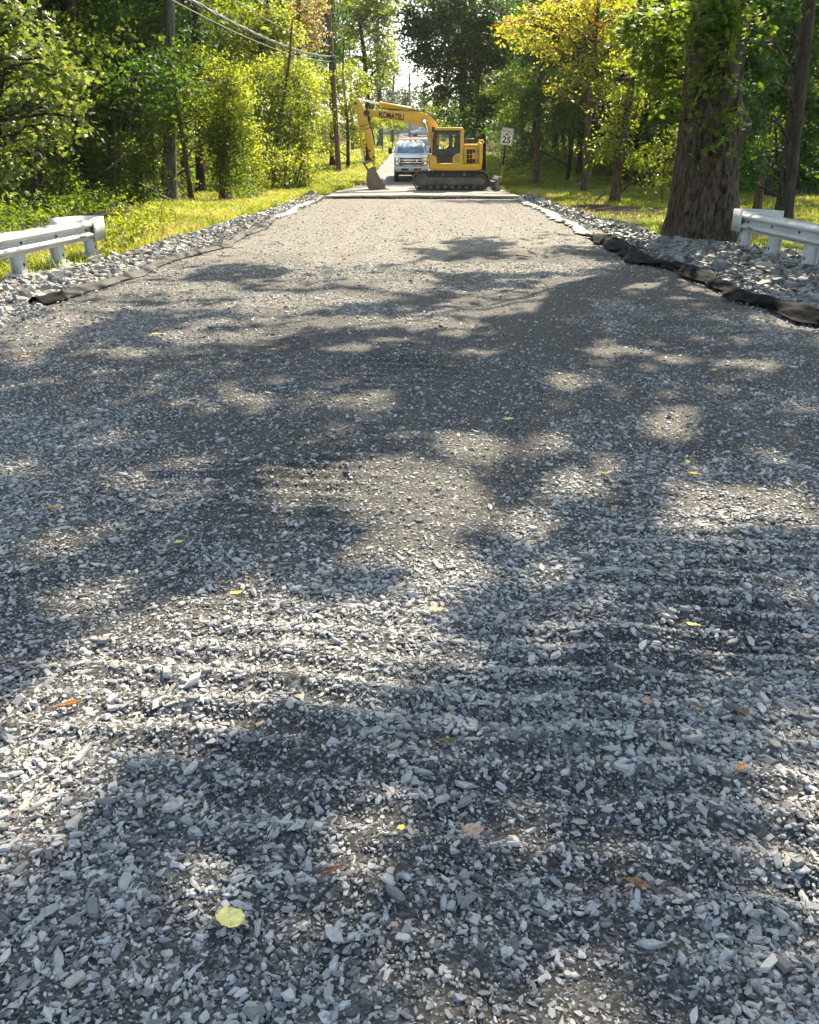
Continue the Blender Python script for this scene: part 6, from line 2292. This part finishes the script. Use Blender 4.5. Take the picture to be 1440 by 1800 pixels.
def grass(name, label, areas):
    VV, FF, AA, off = [], [], [], 0
    for (n, xr, yr, h0, h1, wd, tone_shift) in areas:
        x = rng.uniform(*xr, n)
        y = rng.uniform(*yr, n)
        c, w = road_c(y)
        dist = np.abs(x - c) - w
        mn = np.where(x < c, np.interp(y, [6, 12, 15, 22, 36, 40], [2.6, 1.25, .95, 1.1, 1.0, .15]), np.interp(y, [6, 13, 15.8, 17.4, 25, 35, 38], [4, 3.4, 2.0, 1.05, .75, .6, .2]))
        ok = (dist > mn + rng.normal(size=n) * .15) & (rng.random(n) < grassy(x, y) * (.3 + 1.3 * sstep(.28, .6, fbm(x * .9, y * .9 + 3, 3))))
        x, y = x[ok], y[ok]
        k = len(x)
        z = gz(x, y) - .02
        tall = fbm(x * .6 + 8, y * .6, 3)
        L = (h0 + (h1 - h0) * rng.random(k)) * (.5 + 1.1 * tall)
        d = np.stack([rng.normal(size=k) * .42, rng.normal(size=k) * .42, np.ones(k)], -1)
        d = unit(d)
        side = unit(np.cross(d, rng.normal(size=(k, 3))))
        nn = np.cross(d, side)
        base = np.stack([x, y, z], -1)
        bend = unit(np.stack([rng.normal(size=k), rng.normal(size=k), -.5 * np.ones(k)], -1))
        p0 = base - side * (wd * .5)
        p1 = base + side * (wd * .5)
        mid = base + d * (L * .55)[:, None]
        tip = base + d * (L * .9)[:, None] + bend * (L * .38)[:, None]
        V = np.stack([p0, p1, mid + side * wd * .4, tip, mid - side * wd * .4], 1).reshape(-1, 3)
        i = np.arange(k)[:, None] * 5
        FF.append(np.concatenate([i + 0, i + 1, i + 2, i + 4], 1) + off)
        FF.append(np.concatenate([i + 4, i + 2, i + 3], 1) + off)
        a = np.clip(-.2 + 1.05 * fbm(x * .55 + 20, y * .55, 4) + .45 * rng.random(k) + tone_shift, 0, 1)
        AA.append(np.repeat(a, 5))
        VV.append(V)
        off += len(V)
    o = link(name, np_mesh(name, np.concatenate(VV), FF, False, {'rnd': np.concatenate(AA)}), LEAF['grass'])
    return tag(o, label, 'grass', kind='stuff')


grass('verge_grass', 'long sunlit yellow green grass on the guardrail side with the cables', [(60000, (-11, -4.6), (9, 22), .10, .34, .012, .05), (70000, (-11, -3.5), (22, 42), .14, .42, .018, .0), (45000, (-10, -2.4), (42, 75), .18, .5, .035, -.05), (9000, (-9, -1.5), (75, 140), .25, .7, .09, -.05)])
grass('verge_grass', 'thin dappled grass around the huge tree and the shaded lawn', [(50000, (4.6, 18), (10, 24), .06, .2, .012, .05), (70000, (4.4, 22), (24, 42), .08, .25, .018, .05), (40000, (3.5, 14), (42, 70), .1, .3, .03, -.2), (8000, (3, 12), (70, 140), .25, .6, .09, -.1)])  # lawn blades shifted darker, tree shade put into their colour


def weeds(label, spots, leafkey, size, h):
    ps = []
    for (px, py, z, rx, n) in spots:
        p = G(px, py, z)
        c = np.array([p[0], p[1], float(gz(p[0], p[1])) + h * .5])
        ps.append(sprays(c, np.array([rx, rx, h * .55]), n, size, rng, 8, .12)[:4])
    root = None
    P_ = [np.concatenate([q[i] for q in ps]) for i in range(4)]
    base = P_[0].mean(0)
    root = thing('weed_clump', label, 'weeds', (base[0], base[1], float(gz(base[0], base[1]))))
    link('foliage', crown_mesh([tuple(P_)], OVAL, rng), LEAF[leafkey], root)
    tv, tf, off = [], [], 0
    for i in rng.integers(0, len(P_[0]), 26):
        b_ = P_[0][i]
        a = np.array([b_[0] + rng.normal() * .08, b_[1] + rng.normal() * .08, float(gz(b_[0], b_[1])) - .05])
        Lp, Lr = limb(a, b_, .008, .003, 4, .0)
        v_, f_ = tube_np(Lp, Lr, 4)
        tv.append(v_); tf.append(f_ + off); off += len(v_)
    link('stems', np_mesh('stems', np.concatenate(tv), np.concatenate(tf), True), BARK['brown'], root)


weeds('tall leafy weeds just behind the wrapped end of the sunny guardrail', [(215, 440, 0, .35, 420), (250, 425, 0, .4, 460), (200, 455, 0, .25, 200), (285, 415, 0, .35, 300)], 'lime', .07, .75)
weeds('sparse weeds rising behind the rail of the sunny guardrail', [(70, 440, 0, .4, 260), (120, 435, 0, .35, 200), (30, 440, 0, .4, 200)], 'mid', .07, .9)
weeds('dark low bush on the verge beyond the sunny guardrail end', [(445, 352, 0, .5, 500), (425, 355, 0, .45, 300)], 'mid', .09, .6)
weeds('small leafy weeds at the foot of the huge tree', [(1170, 415, 0, .2, 90), (1205, 425, 0, .2, 60)], 'mid', .06, .3)

# forest floor plants
ps = []
for k in range(2200):
    right = rng.random() < .45
    y = rng.uniform(15, 70)
    half = .5 * (y * cp + .6) + 4
    x = rng.uniform(11, max(12, half)) if right else -rng.uniform(8.5, max(9.5, half))
    if grassy(np.array([x]), np.array([y]))[0] > .6:
        continue
    H = rng.uniform(.15, .9) * (1.0 if not right else .6)
    c = np.array([x, y, float(gz(x, y)) + H * .45])
    ps.append(sprays(c, np.array([.7, .7, H * .5]), 46, .11, rng, 9, .2)[:4])
for k in range(1700):
    right = rng.random() < .5
    y = rng.uniform(44, 98)
    half = .5 * y + 4
    x = rng.uniform(8.6 if y > 57 else 13.5, half) if right else -rng.uniform(10.0, half)
    H = rng.uniform(.5, 2.2)
    c = np.array([x, y, float(gz(x, y)) + H * .45])
    ps.append(sprays(c, np.array([1.2, 1.2, H * .5]), 54, .2, rng, 9, .3)[:4])
P_ = [np.concatenate([q[i] for q in ps]) for i in range(4)]
tag(link('undergrowth', crown_mesh([tuple(P_)], OVAL, rng), LEAF['mid']), 'low leafy plants covering the shaded forest floor', 'undergrowth', kind='stuff')

# fallen branches
for (pp, y, r_, lab) in (([(1012, 330), (1024, 318), (1036, 312), (1040, 300)], 40.0, .045, 'pale crooked fallen branch on the shaded lawn'),
                         ([(1048, 352), (1062, 340), (1074, 332)], 33.5, .05, 'dark fallen branch leaning on the foot of the reddish leaning tree'),
                         ([(185, 300), (205, 285), (228, 268), (236, 255)], 29.0, .03, 'thin dead branch slanting in the woods by the dead snag'),
                         ([(265, 330), (285, 345), (305, 352)], 27.0, .035, 'dead branch lying on the forest floor below the grey trunk')):
    P_ = np.array([W(px, py, y + k * .15) for k, (px, py) in enumerate(pp)])
    v_, f_ = tube_np(P_, np.linspace(r_, r_ * .5, len(P_)), 7)
    o = link('fallen_branch', np_mesh('fallen_branch', v_, f_, True), BARK['grey'])
    tag(o, lab, 'branch', 'fallen branches')
# ------------------------------------------------------------------ morning haze
HZ = 34.0
mb = MB()
mb.box((0, 145, (HZ - 6) / 2), (420, 330, HZ + 6))
hm = bpy.data.materials.new('haze')
hm.use_nodes = True
hnt = hm.node_tree
hnt.nodes.clear()
ho = hnt.nodes.new('ShaderNodeOutputMaterial')
hv = hnt.nodes.new('ShaderNodeVolumePrincipled')
hv.inputs['Color'].default_value = (.93, .95, .92, 1)
hv.inputs['Density'].default_value = .00022
hv.inputs['Anisotropy'].default_value = .6
hnt.links.new(hv.outputs[0], ho.inputs['Volume'])
tag(mb.build('haze', hm, smooth=False), 'thin bright haze in the air along the road', 'haze', kind='stuff')
